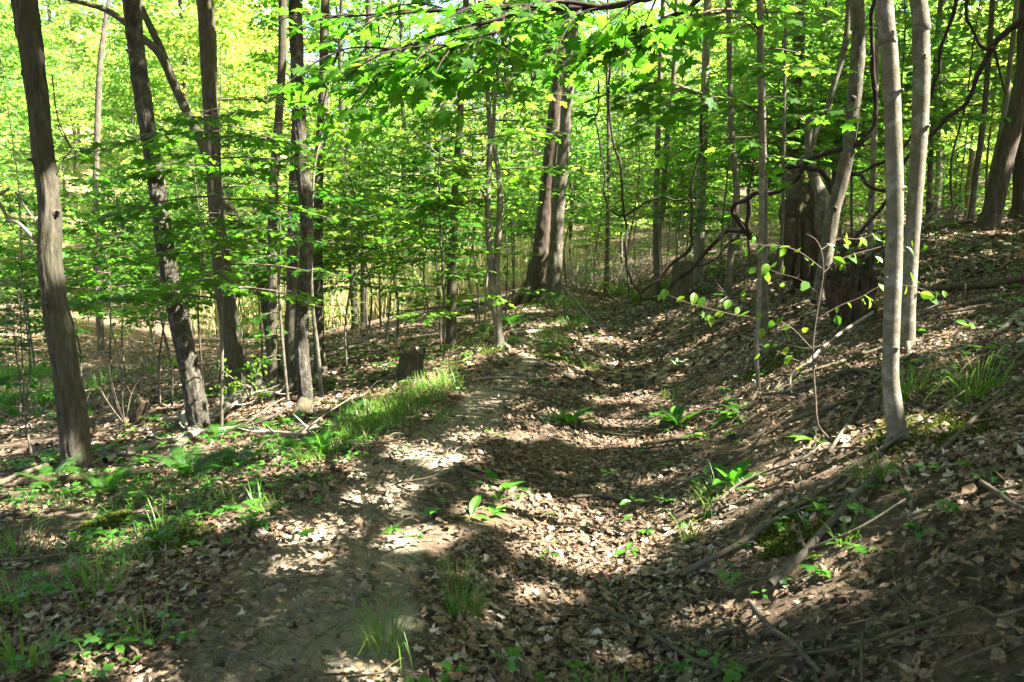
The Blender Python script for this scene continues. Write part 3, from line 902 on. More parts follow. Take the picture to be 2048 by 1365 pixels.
for rec, vs in ((t19, (70, 190, 380, 560, 700)), (t20, (120, 260, 440, 590)), (t1, (150, 330, 430, 610)), (t2, (110, 400, 640)), (t6, (300, 560)), (t3, (250, 520)), (t18, (200, 420))):
    for v in vs:
        kb = MB()
        q = at_v(rec, v)
        rr = float(np.interp(q[2], rec['c'][:, 2], rec['r']))
        az = U(-2.9, -.25)
        o = np.array([math.cos(az), math.sin(az), .25])
        tube(kb, [q + o * rr * .6, q + o * rr * .95, q + o * rr * 1.06, q + o * rr * (1.12 + U(0, .5))], np.array([.62, .45, .26, .17]) * rr, 12, 10, bark=(6, .15, .15))
        part('knot', kb, M['grey'] if rec is t19 or rec is t20 else M['bark'], rec['root'])
print('trunks', time.time() - T0)

# ------------------------------------------------------------------ visible leaf sprays of those trees
def leaf_part(rec, mb, name='crown', leafmat='maple', stem='twig'):
    if mb.n:
        part(name, mb, [M[leafmat], M[stem]], rec['root'], False)


def radial(rec, v0, v1, n, length, leaf, tpl, mb, droop=.2, jit=.25, az0=None, dens=1.0, tone=(0, 1), up=.05):
    """n sprays round a stem between two image rows"""
    for k in range(n):
        o = at_v(rec, v0 + (v1 - v0) * (k + U(0, .9)) / n)
        az = (k * 2.4 + U(-.4, .4)) if az0 is None else az0[k % len(az0)] + U(-.45, .45)
        L = length * U(.65, 1.25)
        spray(mb, o, [math.cos(az), math.sin(az), up + U(-.1, .2)], L, leaf, tpl, mb, droop, dens, tone=tone)


CULL[0] = .9
# leafy saplings at explicit places: (u or x, y, z range, sprays, length, leaf)
mb = MB(); radial(t31, 190, 600, 26, 1.15, .10, MAPLE_S, mb, .22, tone=(0, .6)); leaf_part(t31, mb)
mb = MB(); radial(t32, 240, 560, 18, .95, .10, MAPLE_S, mb, .22, tone=(0, .7))
radial(t32, 620, 740, 5, .55, .085, MAPLE_S, mb, .35, az0=[3.4, 3.0, 4.0], tone=(.1, .7)); leaf_part(t32, mb)
mb = MB(); radial(t33, 330, 640, 16, .95, .10, MAPLE_S, mb, .22, tone=(.3, 1)); leaf_part(t33, mb)
mb = MB(); radial(t10, -60, 420, 26, 1.35, .115, MAPLE_S, mb, .2, tone=(.2, 1))
radial(t10, 330, 400, 5, 1.2, .11, MAPLE_S, mb, .3, az0=[3.0, 3.4, -.2], tone=(.3, 1)); t10['vis'] = mb
mb = MB()
radial(t16, -120, 330, 17, .85, .12, MAPLE, mb, .22, tone=(.1, .9)); t16['vis'] = mb
lb = MB()
tube(lb, [at_v(t16, 233), P(1490, 210, 6.6), P(1418, 192, 6.4), P(1348, 168, 6.2), P(1290, 150, 6.1)], [.012, .011, .009, .007, .003], 8, 24)
tube(lb, [at_v(t16, 60), P(1480, 25, 6.4), P(1420, 22, 6.2), P(1340, 60, 6.0), P(1250, 82, 5.9)], [.013, .012, .01, .007, .003], 8, 24)
part('limb', lb, M['twig'], t16['root'])
for (u, v, y) in [(1480, 208, 6.6), (1450, 200, 6.5), (1410, 190, 6.4), (1370, 176, 6.2), (1330, 160, 6.2), (1300, 152, 6.1), (1450, 24, 6.3), (1400, 30, 6.2), (1350, 56, 6.0), (1300, 72, 5.9), (1260, 80, 5.9)]:
    for s in (-1, 1):
        az = math.pi + s * U(.5, 1.3)
        spray(mb, P(u, v, y), [math.cos(az), math.sin(az), U(-.2, .1)], U(.45, .75), .115, MAPLE, mb, .3, tone=(.0, .9))

# the maple whose limbs hang across the top of the view (its trunk stands beside the camera)
bx, by = 3.1, 1.0
base = ground(bx, by)
om = thing('maple_tree', 'overhanging maple whose dark leafy limbs cross the top of the view', 'tree', base)
tb = MB()
tube(tb, [base - [0, 0, .15], base + [0, 0, .1], base + [-.02, .1, 1.2], base + [-.1, .2, 2.4], base + [-.15, .3, 4.2], base + [-.1, .3, 7], base + [0, .3, 9]], [.16, .13, .115, .105, .09, .07, .04], 26, 140, bark=(12, .06, .05))
part('trunk', tb, M['greybrown'], om)
lb = MB()
L1 = [base + np.array([-.13, .25, 3.1]), np.array([2.2, 2.4, 3.6]), P(1380, -60, 4.7), P(1274, 0, 4.9), P(1207, 14, 5.0), P(1112, 17, 5.0), P(1032, 14, 5.1), P(920, 20, 5.2), P(831, 24, 5.3), P(740, 30, 5.4), P(640, 38, 5.6)]
tube(lb, L1, [.035, .03, .024, .021, .019, .018, .016, .013, .011, .008, .004], 10, 70)
L2 = [P(1207, 14, 5.0), P(1095, 3, 4.9), P(1010, 35, 4.8), P(926, 56, 4.75), P(835, 84, 4.7), P(796, 98, 4.7), P(715, 95, 4.7), P(640, 110, 4.75)]
tube(lb, L2, [.015, .014, .0125, .011, .009, .0075, .005, .003], 8, 50)
L3 = [P(1010, 35, 4.8), P(996, 63, 4.7), P(960, 74, 4.6), P(905, 88, 4.5), P(850, 92, 4.45), P(790, 100, 4.4)]
tube(lb, L3, [.008, .0075, .007, .006, .0045, .002], 7, 36)
L4 = [L1[1], np.array([1.9, 3.4, 3.5]), P(1420, -20, 5.4), P(1340, 35, 5.6), P(1230, 72, 5.8), P(1140, 90, 6.0), P(1060, 108, 6.1), P(960, 128, 6.2)]
tube(lb, L4, [.03, .022, .016, .013, .011, .009, .006, .003], 8, 50)
part('limb', lb, M['vine'], om)
mb = MB()
for Lq, n, ln in ((L1, 22, .62), (L2, 17, .55), (L3, 10, .5), (L4, 18, .6)):
    q = smooth_path(np.array(Lq[2:] if Lq is L1 or Lq is L4 else Lq), 60)
    for k in range(n):
        i = int(4 + 54 * (k + U(0, .9)) / n)
        tg = nrm(q[min(i + 1, 59)] - q[i - 1])
        s = 1 if k % 2 else -1
        side = np.cross([0, 0, 1.0], tg)
        spray(mb, q[i], tg * U(.3, .9) + side * s * U(.5, 1) + np.array([0, 0, U(-.35, .15)]), ln * U(.6, 1.2), .105, MAPLE, mb, .35, tone=(0, .75), flat=.38)
part('crown', mb, [M['maple_near'], M['vine']], om, False)

# the beech sapling whose yellow-green leaves hang before the rotten stump
yb = 4.3
b0 = G(1657, 886)
bs = thing('beech_sapling', 'young beech with a thin crooked stem and yellow-green leaves before the rotten stump', 'sapling', b0)
mb = MB()
stem = [b0 - [0, 0, .05], b0 + [.0, 0, .02]] + [P(u, v, yb) for u, v in [(1636, 850), (1631, 800), (1627, 740), (1626, 690), (1632, 640), (1640, 590), (1647, 540), (1642, 500), (1630, 478), (1612, 468)]]
tube(mb, stem, np.array([9, 8, 7.5, 6.5, 6, 5.5, 5, 4.5, 4, 3.4, 2.6, 1.6]) * .32 * yb / F, 8, 50)
arms = [([(1626, 700), (1575, 650), (1520, 636), (1470, 630), (1420, 618), (1370, 604), (1335, 590)], -.3), ([(1632, 640), (1680, 612), (1720, 596), (1770, 570), (1830, 575), (1880, 590)], -.1), ([(1645, 548), (1680, 520), (1740, 500), (1800, 490), (1850, 520)], .1),
        ([(1647, 540), (1600, 505), (1560, 492), (1520, 490), (1480, 476)], -.05), ([(1628, 730), (1590, 720), (1560, 705), (1520, 690)], .2), ([(1640, 590), (1600, 560), (1560, 548), (1530, 540), (1500, 560)], .25), ([(1642, 500), (1680, 478), (1720, 478), (1760, 462)], .2)]
tw = MB()
lv = MB()
for pts, dy in arms:
    q = smooth_path(np.array([P(u, v, yb + dy * k / len(pts)) for k, (u, v) in enumerate(pts)]), 24)
    tube(mb, q, np.linspace(.003, .0009, 24), 4)
    L = np.linalg.norm(q[-1] - q[0])
    n = int(L / .042)
    for k in range(n):
        i = int(3 + 20.9 * (k + 1) / n)
        tg = nrm(q[min(i + 1, 23)] - q[i - 1])
        s = 1 if k % 2 else -1
        side = nrm(np.cross([0, 0, 1.0], tg))
        d = tg * .5 + side * s * .5 + np.array([0, 0, -.75]) + rng.normal(0, .2, 3)
        place(lv, OVAL, q[i] + rng.normal(0, .03, 3), d, np.array([[.1, -.75, .6]]) + rng.normal(0, .5, 3), U(.038, .072), U(), U(-.45, .2), wide=U(.9, 1.3))
part('stem', mb, M['twig'], bs)
part('foliage', lv, M['beechleaf'], bs, False)
print('sprays', time.time() - T0)
# ------------------------------------------------------------------ background trees and saplings (copies of a few kinds)
def proto_tree(name, Ht, r0, cb, cr, nl, leaf, tpl, spl, bm, lm, slen=1.3, crook=.15):
    root = thing(name, 'x', 'tree', (0, 0, 0))
    tb, cm = MB(), MB()
    c = np.array([[U(-crook, crook) * (k > 0), U(-crook, crook) * (k > 0), Ht * k / 7.0] for k in range(8)])
    c[0, 2] = -.15
    tube(tb, c, r0 * np.linspace(1, .2, 8), 12, int(Ht * 5), bark=(8, .05, .06))
    for k in range(nl):
        f = (k + U(0, .8)) / nl
        z = cb + (Ht * .97 - cb) * f
        o = np.array([np.interp(z, c[:, 2], c[:, i]) for i in range(3)])
        az = k * 2.399 + U(-.4, .4)
        el = R(U(5, 30) + 35 * f)
        L = cr * (1.05 - .75 * f ** 1.6) * U(.6, 1.15)
        d = np.array([math.cos(az) * math.cos(el), math.sin(az) * math.cos(el), math.sin(el)])
        q = smooth_path(np.array([o, o + d * L * .5 + [0, 0, .04 * L], o + d * L + [0, 0, -.08 * L]]), 14)
        tube(tb, q, np.linspace(max(.012, r0 * .28 * (1 - .6 * f)), .006, 14), 5)
        for j in range(spl):
            i = int(13 * (.25 + .75 * (j + U(0, .8)) / spl))
            s = 1 if j % 2 else -1
            a2 = az + s * R(U(15, 75))
            spray(cm, q[i], [math.cos(a2), math.sin(a2), U(-.15, .3)], slen * U(.6, 1.15), leaf, tpl, None, .2, flat=.45)
    part('trunk', tb, M[bm], root)
    part('crown', cm, M[lm], root, False)
    return root


def proto_sap(name, Ht, r0, n, length, leaf, tpl, lm, zb=.25):
    root = thing(name, 'x', 'sapling', (0, 0, 0))
    tb, cm = MB(), MB()
    c = np.array([[U(-.1, .1) * (k > 0) * Ht / 4, U(-.1, .1) * (k > 0) * Ht / 4, Ht * k / 5.0] for k in range(6)])
    c[0, 2] = -.08
    tube(tb, c, r0 * np.linspace(1, .15, 6), 7, int(Ht * 5), bark=(0, 0, .06))
    for k in range(n):
        f = (k + U(0, .8)) / n
        z = Ht * (zb + (.99 - zb) * f)
        o = np.array([np.interp(z, c[:, 2], c[:, i]) for i in range(3)])
        az = k * 2.399 + U(-.5, .5)
        spray(cm, o, [math.cos(az), math.sin(az), .12 + .35 * f], length * (1.1 - .6 * f) * U(.6, 1.2), leaf, tpl, cm, .2, flat=.35)
    part('trunk', tb, M['greybrown'], root)
    part('crown', cm, [M[lm], M['twig']], root, False)
    return root


CULL[0] = 0.0
PT = [proto_tree('tree', 15, .13, 2.5, 3.2, 30, .17, LOW5, 7, 'greybrown', 'far'), proto_tree('tree', 18, .17, 3.0, 3.8, 34, .19, LOW5, 8, 'bark', 'far'),
      proto_tree('tree', 12, .09, 1.5, 2.6, 26, .15, LOW5, 7, 'grey', 'far'), proto_tree('tree', 16, .12, 2.0, 3.0, 32, .17, LOW5, 7, 'bark', 'maple')]
PS = [proto_sap('sapling', 4.6, .022, 38, 1.1, .115, MAPLE_S, 'maple', .4), proto_sap('sapling', 3.2, .016, 18, .8, .10, MAPLE_S, 'maple', .15),
      proto_sap('sapling', 5.6, .028, 42, 1.25, .125, LOW5, 'far', .36), proto_sap('sapling', 2.2, .012, 14, .6, .09, LOW5, 'far', .1), proto_sap('sapling', 6.5, .03, 40, 1.3, .125, LOW5, 'far', .3)]
print('protos', time.time() - T0)
used_first = set()


def put(proto, x, y, sc, label, group=None):
    loc = ground(x, y)
    if id(proto) not in used_first:
        used_first.add(id(proto))
        proto.location = tuple(float(k) for k in loc)
        proto.rotation_euler = (0, 0, U(0, 6.28))
        proto.scale = (sc,) * 3
        proto['label'] = label
        if group:
            proto['group'] = group
        return proto
    return copy_tree(proto, loc, U(0, 6.28), sc, label, group)


def zone(x, y):
    r = x / y
    if y > 38:
        return 'far hillside beyond the clearing' if r < .1 else 'far wood beyond the trail end'
    if r < -.42:
        return 'far bank of the valley'
    if r < -.12:
        return 'valley floor behind the trunk cluster'
    if r < .12:
        return 'wood behind the pair of large trunks'
    if r < .34:
        return 'wood behind the hanging vines'
    return 'top of the bank'


spots = []


def free(x, y, dmin):
    for a, b in spots:
        if (a - x) ** 2 + (b - y) ** 2 < dmin * dmin:
            return False
    spots.append((x, y))
    return True


def in_clearing(x, y):
    r = x / y
    return -.34 < r < .02 and 30 < y < 62


# hand-placed leafy saplings
for (px, y, k, sc, lab) in [
    (330, 12.5, 0, .78, 'leafy young maple standing behind the leaning scaly trunk on the valley side'),
    (40, 9.0, 1, .95, 'low leafy maple beside the thick leaning furrowed trunk'),
    (690, 13.2, 0, .95, 'spreading young maple growing past the straight brown trunk'),
    (790, 15.5, 0, 1.0, 'young maple with layered leaves on the slope behind the grey stump'),
    (730, 19, 2, .95, 'tall leafy sapling in the valley behind the spreading young maple'),
    (860, 22, 2, 1.1, 'tall leafy sapling on the slope behind the slim brown trunk'),
    (1010, 16.5, 1, 1.1, 'bushy young maple just past the double-stemmed sapling'),
    (1030, 24, 2, 1.0, 'leafy sapling behind the reddish flaring trunk'),
    (1190, 25, 0, 1.1, 'leafy sapling past the pale trunk of the pair'),
    (1260, 21, 2, 1.0, 'leafy sapling standing behind the long hanging vine'),
    (1365, 24, 2, 1.15, 'leafy sapling between the forking trunk and the pale trunk behind the vine'),
    (1440, 19, 0, 1.2, 'leafy sapling behind the kinked slim trunk'),
    (1500, 17, 2, 1.0, 'leafy sapling behind the slender pale sapling on the bank'),
    (1620, 18, 2, 1.1, 'leafy sapling behind the gnarled hollow base'),
    (1700, 16, 4, 1.0, 'tall sapling behind the leaning furrowed trunk'),
    (1790, 15, 4, 1.0, 'tall sapling hidden behind the nearest beech'),
    (1900, 17, 2, 1.1, 'leafy sapling above the brush pile on the bank'),
    (1960, 20, 4, 1.1, 'tall sapling behind the broad leaning brown trunk'),
    (2060, 17, 2, 1.0, 'leafy sapling by the dark trunk at the edge of the view'),
    (215, 14, 0, .9, 'leafy young maple between the thick leaning trunk and the scaly leaning trunk'),
    (430, 15.5, 2, .9, 'bright leafy sapling seen behind the thin upright pale stem'),
    (520, 13.5, 0, .85, 'leafy young maple right behind the slim bent brown trunk'),
    (625, 17, 2, 1.0, 'bright tall sapling behind the straight brown trunk'),
    (880, 14, 0, .9, 'leafy young maple just up the slope from the grey stump'),
    (955, 19, 2, .95, 'bright sapling right behind the double-stemmed sapling'),
    (1135, 23, 2, 1.0, 'bright sapling just past the pair of large trunks'),
    (760, 23, 2, 1.15, 'tall bright sapling behind the young maple with layered leaves'),
    (380, 22, 4, 1.1, 'tall bright sapling deep behind the scaly leaning trunk'),
    (140, 15, 2, .95, 'leafy sapling behind the thick leaning furrowed trunk'),
    (240, 19, 0, 1.1, 'leafy sapling beside the lone slender grey trunk'),
    (60, 20, 4, 1.0, 'tall sapling on the valley side behind the low leafy maple'),
    (480, 21, 0, 1.0, 'leafy sapling behind the stout straight trunk'),
    (590, 19, 3, 1.3, 'low leafy sapling seen between the clustered trunks'),
    (560, 30, 2, 1.1, 'sunlit sapling in the clearing behind the clustered trunks'),
    (930, 30, 2, 1.2, 'sunlit sapling far behind the double-stemmed sapling'),
    (1080, 33, 2, 1.3, 'sunlit sapling far behind the pair of large trunks'),
    (1330, 31, 2, 1.3, 'sunlit sapling far behind the vine loop'),
    (300, 27, 2, 1.2, 'sunlit sapling at the foot of the far valley bank')]:
    x = (px - CX) / F * y
    spots.append((x, y))
    put(PS[k], x, y, sc, lab)

for px, y, k, sc, lab in [(395, 40, 1, 1.15, 'tall leafy tree behind the leaning trunk at the far side of the clearing'), (470, 47, 0, 1.3, 'tall leafy tree on the hillside between two dark trunks'), (560, 42, 1, 1.05, 'tall leafy tree beyond the clearing behind the trunk cluster'), (690, 45, 0, 1.2, 'tall leafy tree beyond the clearing past the narrow valley trunk'), (820, 43, 1, 1.1, 'tall leafy tree beyond the clearing, behind the slope stump'), (300, 36, 0, 1.15, 'tall leafy tree far behind the scaly leaning trunk')]:
    x = (px - CX) / F * y
    spots.append((x, y))
    put(PT[k], x, y, sc, lab)
nb = 0
tries = 0
while nb < 95 and tries < 4000:
    tries += 1
    y = 19 + 52 * random.random() ** .8
    x = U(-1, 1) * (y * .70 + 3)
    r = x / y
    if in_clearing(x, y) and random.random() < .72:
        continue
    if .02 < r < .2 and y < 25:
        continue
    if -.3 < r < 0 and y < 26:
        continue
    if not free(x, y, 2.6):
        continue
    k = random.choice([0, 1, 2, 3, 0, 2]) if r < .1 else random.choice([0, 1, 2, 3, 3])
    put(PT[k], x, y, U(.75, 1.15), 'leafy background tree in the ' + zone(x, y), 'background trees in the ' + zone(x, y))
    nb += 1
ns = 0
tries = 0
while ns < 215 and tries < 4000:
    tries += 1
    y = 13 + 36 * random.random() ** .9
    x = U(-1, 1) * (y * .68 + 1)
    r = x / y
    if in_clearing(x, y) and random.random() < .3:
        continue
    if .0 < r < .20 and y < 23:
        continue
    if -.66 < r < -.1 and y < 23 and random.random() < .9:
        continue
    if not free(x, y, .9):
        continue
    k = random.choice([1, 3, 3, 2, 0, 3])
    put(PS[k], x, y, U(.6, 1.1), 'small leafy sapling in the ' + zone(x, y), 'small saplings in the ' + zone(x, y))
    ns += 1
print('bg', nb, ns, time.time() - T0)

# bare thin stems: countable poles in the understory
nbp = 0
tries = 0
POLE = []
for k in range(5):
    tb = MB()
    Ht = U(2.5, 6)
    c = np.array([[U(-.06, .06) * j, U(-.06, .06) * j, Ht * j / 5] for j in range(6)])
    c[0, 2] = -.1
    tube(tb, c, np.linspace(U(.014, .022), .004, 6), 6, 22, bark=(0, 0, .06))
    for j in range(5):
        z = U(.4, .95) * Ht
        o = np.array([np.interp(z, c[:, 2], c[:, i]) for i in range(3)])
        az = U(0, 6.28)
        e = o + np.array([math.cos(az), math.sin(az), U(.1, .9)]) * U(.3, .9)
        tube(tb, [o, (o + e) / 2 + [0, 0, .04], e], [.006, .004, .002], 3)
    POLE.append(tb.mesh('thin_stem', M['dead'] if k % 2 else M['greybrown']))
while nbp < 52 and tries < 3000:
    tries += 1
    y = 12 + 24 * random.random()
    x = U(-1, .45) * (y * .64)
    r = x / y
    if 0 < r < .16 and y < 26:
        continue
    if not free(x, y, .45):
        continue
    o = link('thin_stem', POLE[nbp % 5], ground(x, y))
    o.rotation_euler = (U(-.09, .09), U(-.09, .09), U(0, 6.28))
    o.scale = (U(.7, 1.3),) * 3
    o['category'] = 'sapling'
    o['label'] = 'bare thin stem standing in the ' + zone(x, y)
    o['group'] = 'bare stems in the ' + zone(x, y)
    nbp += 1

# far woodland seen as one mass on the hillside, and the dry reeds of the clearing
cm = MB()
for k in range(150):
    y = U(66, 120)
    x = U(-1, 1) * (y * .72 + 4)
    b = ground(x, y)
    hh = U(7, 14)
    n = 560
    f = rng.random(n) ** .8
    rad = (1.0 + 2.8 * np.sin(np.pi * np.clip(f * .9 + .1, 0, 1))) * np.sqrt(rng.random(n))
    az = U(0, 6.283, n)
    pos = np.stack([b[0] + rad * np.cos(az), b[1] + rad * np.sin(az), b[2] + .5 + hh * f], 1)
    pos += rng.normal(0, .25, (n, 3))
    dr = np.stack([np.cos(az), np.sin(az), U(-.6, .1, n)], 1)
    place(cm, LOW, pos, dr, np.array([[0, 0, 1.0]]) + rng.normal(0, .6, (n, 3)), U(.35, .7, n), np.clip(U(0, 1) * .6 + U(0, .5, n), 0, 1))
    tube(cm, [b, b + [0, 0, hh * .8]], [.14, .04], 5, mi=1)
stuff('far_woodland', cm, [M['far'], M['greybrown']], False)
rd = MB()
n = 15000
y = U(29, 64, n)
x = y * U(-.36, .06, n) + rng.normal(0, .8, n)
z = H(x, y)
hgt = U(.7, 2.2, n) * (1 + .3 * vnoise(x * .4, y * .4))
az = U(0, 3.14, n)
w = .012 + .0006 * y
dx, dy = np.cos(az) * w, np.sin(az) * w
lx, ly = rng.normal(0, .15, n) * hgt, rng.normal(0, .15, n) * hgt
V = np.stack([np.stack([x - dx, y - dy, z - .05], 1), np.stack([x + dx, y + dy, z - .05], 1), np.stack([x + lx + dx * .7, y + ly + dy * .7, z + hgt * .6], 1), np.stack([x + lx - dx * .7, y + ly - dy * .7, z + hgt * .6], 1), np.stack([x + lx * 1.9, y + ly * 1.9, z + hgt], 1)], 1)
k = (np.arange(n) * 5)[:, None]
rd.add(V.reshape(-1, 3), np.concatenate([k + [3, 2, 4]]), k + [0, 1, 2, 3], np.repeat(rng.random(n), 5))
stuff('dry_reeds', rd, M['reed'], False)

# ------------------------------------------------------------------ unseen canopy added to shade the trail, its gaps shaped to the sunlit spots
ADDED_SHADE_TREES = []
for i, (x, y, ht) in enumerate([(6.2, 1.2, 11), (8.5, 5.2, 12), (10.5, 9.0, 12.5), (12.5, -1.0, 12), (13.5, 13.0, 13), (7.5, -4.0, 11.5), (16.0, 6.0, 13)]):  # out-of-view trees added to carry the shading leaves
    b = ground(x, y)
    r = thing('tree', 'unseen tall tree added on the bank beside the view to shade the trail', 'tree', b, 'added shade trees out of view up the bank')
    tb = MB()
    c = np.array([b - [0, 0, .15], b + [0, 0, .3], b + [U(-.2, .2), U(-.2, .2), ht * .5], b + [U(-.4, .4), U(-.4, .4), ht * .8], b + [U(-.4, .4), U(-.4, .4), ht]])
    tube(tb, c, [.2, .16, .13, .09, .03], 18, 60, bark=(10, .07, .05))
    part('trunk', tb, M['bark'], r)
    rec = dict(root=r, lv=MB(), c=c, r=np.array([.2, .16, .13, .09, .03]), y=y, own=True)
    TREES['shade%d' % i] = rec
owners = [r for r in TREES.values() if r.get('own')]
tops = np.array([r['c'][-1] for r in owners])
n = 250000
# sample clumps over the shaded ground, then lift each leaf along the sun's direction
gxs, gys = U(-14, 13.5, n), U(-7.0, 24, n)
zz = 6.2 + 5.5 * rng.random(n)
zz = np.maximum(zz, 2.2 + .36 * np.maximum(gys, 0) + 1.2 * rng.random(n))
t = zz / SUN[2]
pos = np.stack([gxs, gys, np.zeros(n)], 1) + SUN[None] * t[:, None] + rng.normal(0, .12, (n, 3))
cl = vnoise(pos[:, 0] * .9, pos[:, 1] * .9) + .6 * vnoise(pos[:, 0] * 2.3 + 9, pos[:, 1] * 2.3)
ok = (cl > -.75) | (rng.random(n) < .35)
# stay out of the frame
u, v = project(pos)
vis = (pos[:, 1] > .5) & (u > -160) & (u < 2210) & (v > -70)
pos, ok, gyk, gxk = pos[~vis], ok[~vis], gys[~vis], gxs[~vis]
pos = pos[ok]
thin = np.interp(gyk[ok], [8, 11, 15, 20], [1, .8, .5, .4])
thin = np.where(gxk[ok] > 3.0, 1.0, thin)
pos = pos[rng.random(len(pos)) < thin]
pos = pos[~blocks_gap(pos, .085, True)]  # opens holes along the sun's direction over each chosen lit spot
own = np.argmin((pos[:, None, 0] - tops[None, :, 0]) ** 2 + (pos[:, None, 1] - tops[None, :, 1]) ** 2, axis=1)
for i, rec in enumerate(owners):
    pp = pos[own == i]
    m = len(pp)
    mb = rec.get('vis') or MB()
    if m:
        az = U(0, 6.283, m)
        dr = np.stack([np.cos(az), np.sin(az), U(-.5, 0, m)], 1)
        lsz = U(.13, .21, m)
        place(mb, LOW5, pp - nrm(dr) * lsz[:, None] * .5, dr, np.array([[.25, -.1, 1.0]]) + rng.normal(0, .35, (m, 3)), lsz, rng.random(m), mi=2)
        lb = MB()
        ttop, rt = rec['c'], rec['r']
        for k in range(7):
            q = pp[rng.integers(0, m)]
            s = ttop[-1] * (1 - .12 * k) + ttop[-2] * .12 * k if len(ttop) > 1 else ttop[-1]
            tube(lb, [s, (s + q) / 2 + [0, 0, -.3], q], [.045, .03, .008], 6, 12)
        part('limb', lb, M['twig'], rec['root'])
    if mb.n:
        part('crown', mb, [M['maple'], M['twig'], M['canopy']], rec['root'], False)  # any seen sprays plus leaves added above the frame for their shade
print('canopy', len(pos), time.time() - T0)
# ------------------------------------------------------------------ vines
def vine(pts, y0, y1, w0, w1, label, name='vine', mt='vine', lump=.14, extra=None):
    n = len(pts)
    c = np.array([P(u, v, y0 + (y1 - y0) * k / (n - 1)) for k, (u, v) in enumerate(pts)])
    ys = np.linspace(y0, y1, n)
    c[1:-1] += rng.normal(0, .018, (n - 2, 3))
    r = np.linspace(w0, w1, n) * .37 * ys / F
    r[1:-1] *= U(.85, 1.15, n - 2)
    tb = MB()
    q = smooth_path(c, 60)
    for k in range(5 if mt == 'vine' else 1):
        i = int(U(6, 56))
        m1 = q[i] + rng.normal(0, .12, 3) - [0, 0, .06]
        tube(tb, [q[i], m1, m1 + rng.normal(0, .16, 3) - [0, 0, .1]], [.006, .004, .0015], 4, 10)
    L = float(np.sum(np.linalg.norm(np.diff(c, axis=0), axis=1)))
    tube(tb, c, r, 12, max(30, int(L / .035)), bark=(6, .10, lump))
    for e, ya, yb_, wa, wb in (extra or []):
        c2 = np.array([P(u, v, ya + (yb_ - ya) * k / (len(e) - 1)) for k, (u, v) in enumerate(e)])
        tube(tb, c2, np.linspace(wa, wb, len(e)) * .5 * ya / F, 10, max(24, int(np.sum(np.linalg.norm(np.diff(c2, axis=0), axis=1)) / .04)), bark=(6, .08, lump))
    return single(name, tb, M[mt], tuple(c[0]), label, 'vine')


vine([(1496, 468), (1478, 448), (1464, 425), (1474, 408), (1489, 397), (1512, 389), (1534, 383), (1552, 384), (1566, 381), (1591, 362), (1603, 340), (1612, 323), (1628, 315), (1647, 311), (1682, 299), (1717, 288), (1742, 257), (1752, 230), (1754, 204), (1750, 150), (1745, 105), (1738, 35), (1742, 0), (1752, -60)], 10.6, 9.6, 13, 12,
     'thickest dark vine, looping from the knot over the leaning trunk and straight up', extra=[([(1497, 400), (1499, 425), (1494, 450), (1500, 470)], 10.5, 10.6, 10, 9)])
vine([(1536, 366), (1547, 354), (1559, 346), (1580, 339), (1601, 334), (1622, 334), (1640, 341), (1652, 355), (1657, 366), (1664, 390)], 10.9, 10.8, 11, 14, 'dark vine arching over the gnarled hollow base')
vine([(1640, 560), (1690, 500), (1728, 455), (1768, 400), (1809, 325), (1854, 278), (1875, 257), (1896, 236), (1928, 207), (1942, 178), (1953, 151), (1970, 122), (1988, 95), (2016, 63), (2035, 38), (2055, 8), (2070, -40)], 9.0, 8.2, 9, 17, 'long dark vine climbing diagonally past the second beech to the upper corner')
vine([(1664, 380), (1680, 362), (1703, 348), (1728, 345), (1750, 335), (1770, 327), (1800, 300), (1830, 262)], 10.9, 10.4, 8, 8, 'slim vine running from the leaning trunk behind the nearest beech')
vine([(1703, 348), (1720, 353), (1735, 366), (1752, 376), (1770, 385), (1790, 390)], 10.5, 10.0, 11, 11, 'short stout vine bending down behind the nearest beech')
vine([(1985, 97), (1970, 86), (1953, 70), (1942, 52), (1935, 35), (1936, 10), (1940, -20)], 8.3, 8.2, 9, 7, 'curved vine dropping from the top edge onto the diagonal vine', extra=[([(1988, 97), (1996, 130), (2003, 160), (2012, 190)], 8.3, 8.2, 5, 3)])
vine([(1858, 200), (1862, 180), (1868, 160), (1875, 141), (1882, 100), (1890, 70), (1905, 35), (1918, 0), (1925, -30)], 9.4, 9.0, 8, 10, 'slender dark vine hanging beside the second beech')
vine([(1221, 130), (1222, 197), (1229, 281), (1236, 320), (1243, 352), (1250, 422), (1253, 450), (1253, 490), (1256, 525), (1266, 560), (1278, 584), (1290, 596), (1306, 601), (1322, 601), (1333, 590), (1345, 568), (1358, 556), (1378, 545), (1390, 534), (1404, 512), (1418, 492), (1434, 476), (1453, 466), (1475, 461), (1490, 463), (1506, 474), (1520, 478)], 11.5, 10.6, 6, 13,
     'long vine hanging down to the trail edge and sweeping back up in a loop')
vine([(1282, 586), (1300, 570), (1322, 555), (1340, 530), (1357, 518), (1372, 505), (1380, 490), (1384, 465), (1384, 430), (1381, 400), (1386, 370), (1392, 330), (1399, 300), (1404, 250), (1408, 190)], 11.4, 11.2, 9, 5, 'reddish vine rising from the loop and climbing in front of the pale trunk')
vine([(1197, 160), (1197, 218), (1195, 240), (1193, 264), (1200, 310), (1207, 352), (1211, 385), (1218, 415), (1226, 424), (1239, 430), (1254, 434), (1272, 418), (1300, 404), (1325, 396), (1350, 396), (1372, 400), (1382, 405)], 11.6, 11.2, 5, 5, 'thin vine with a bent elbow hanging beside the long looping vine')
vine([(1385, 525), (1400, 527), (1420, 522), (1440, 515), (1452, 500), (1462, 485), (1480, 470)], 11, 10.7, 4, 4, 'thin vine slung low between the loop and the knot')
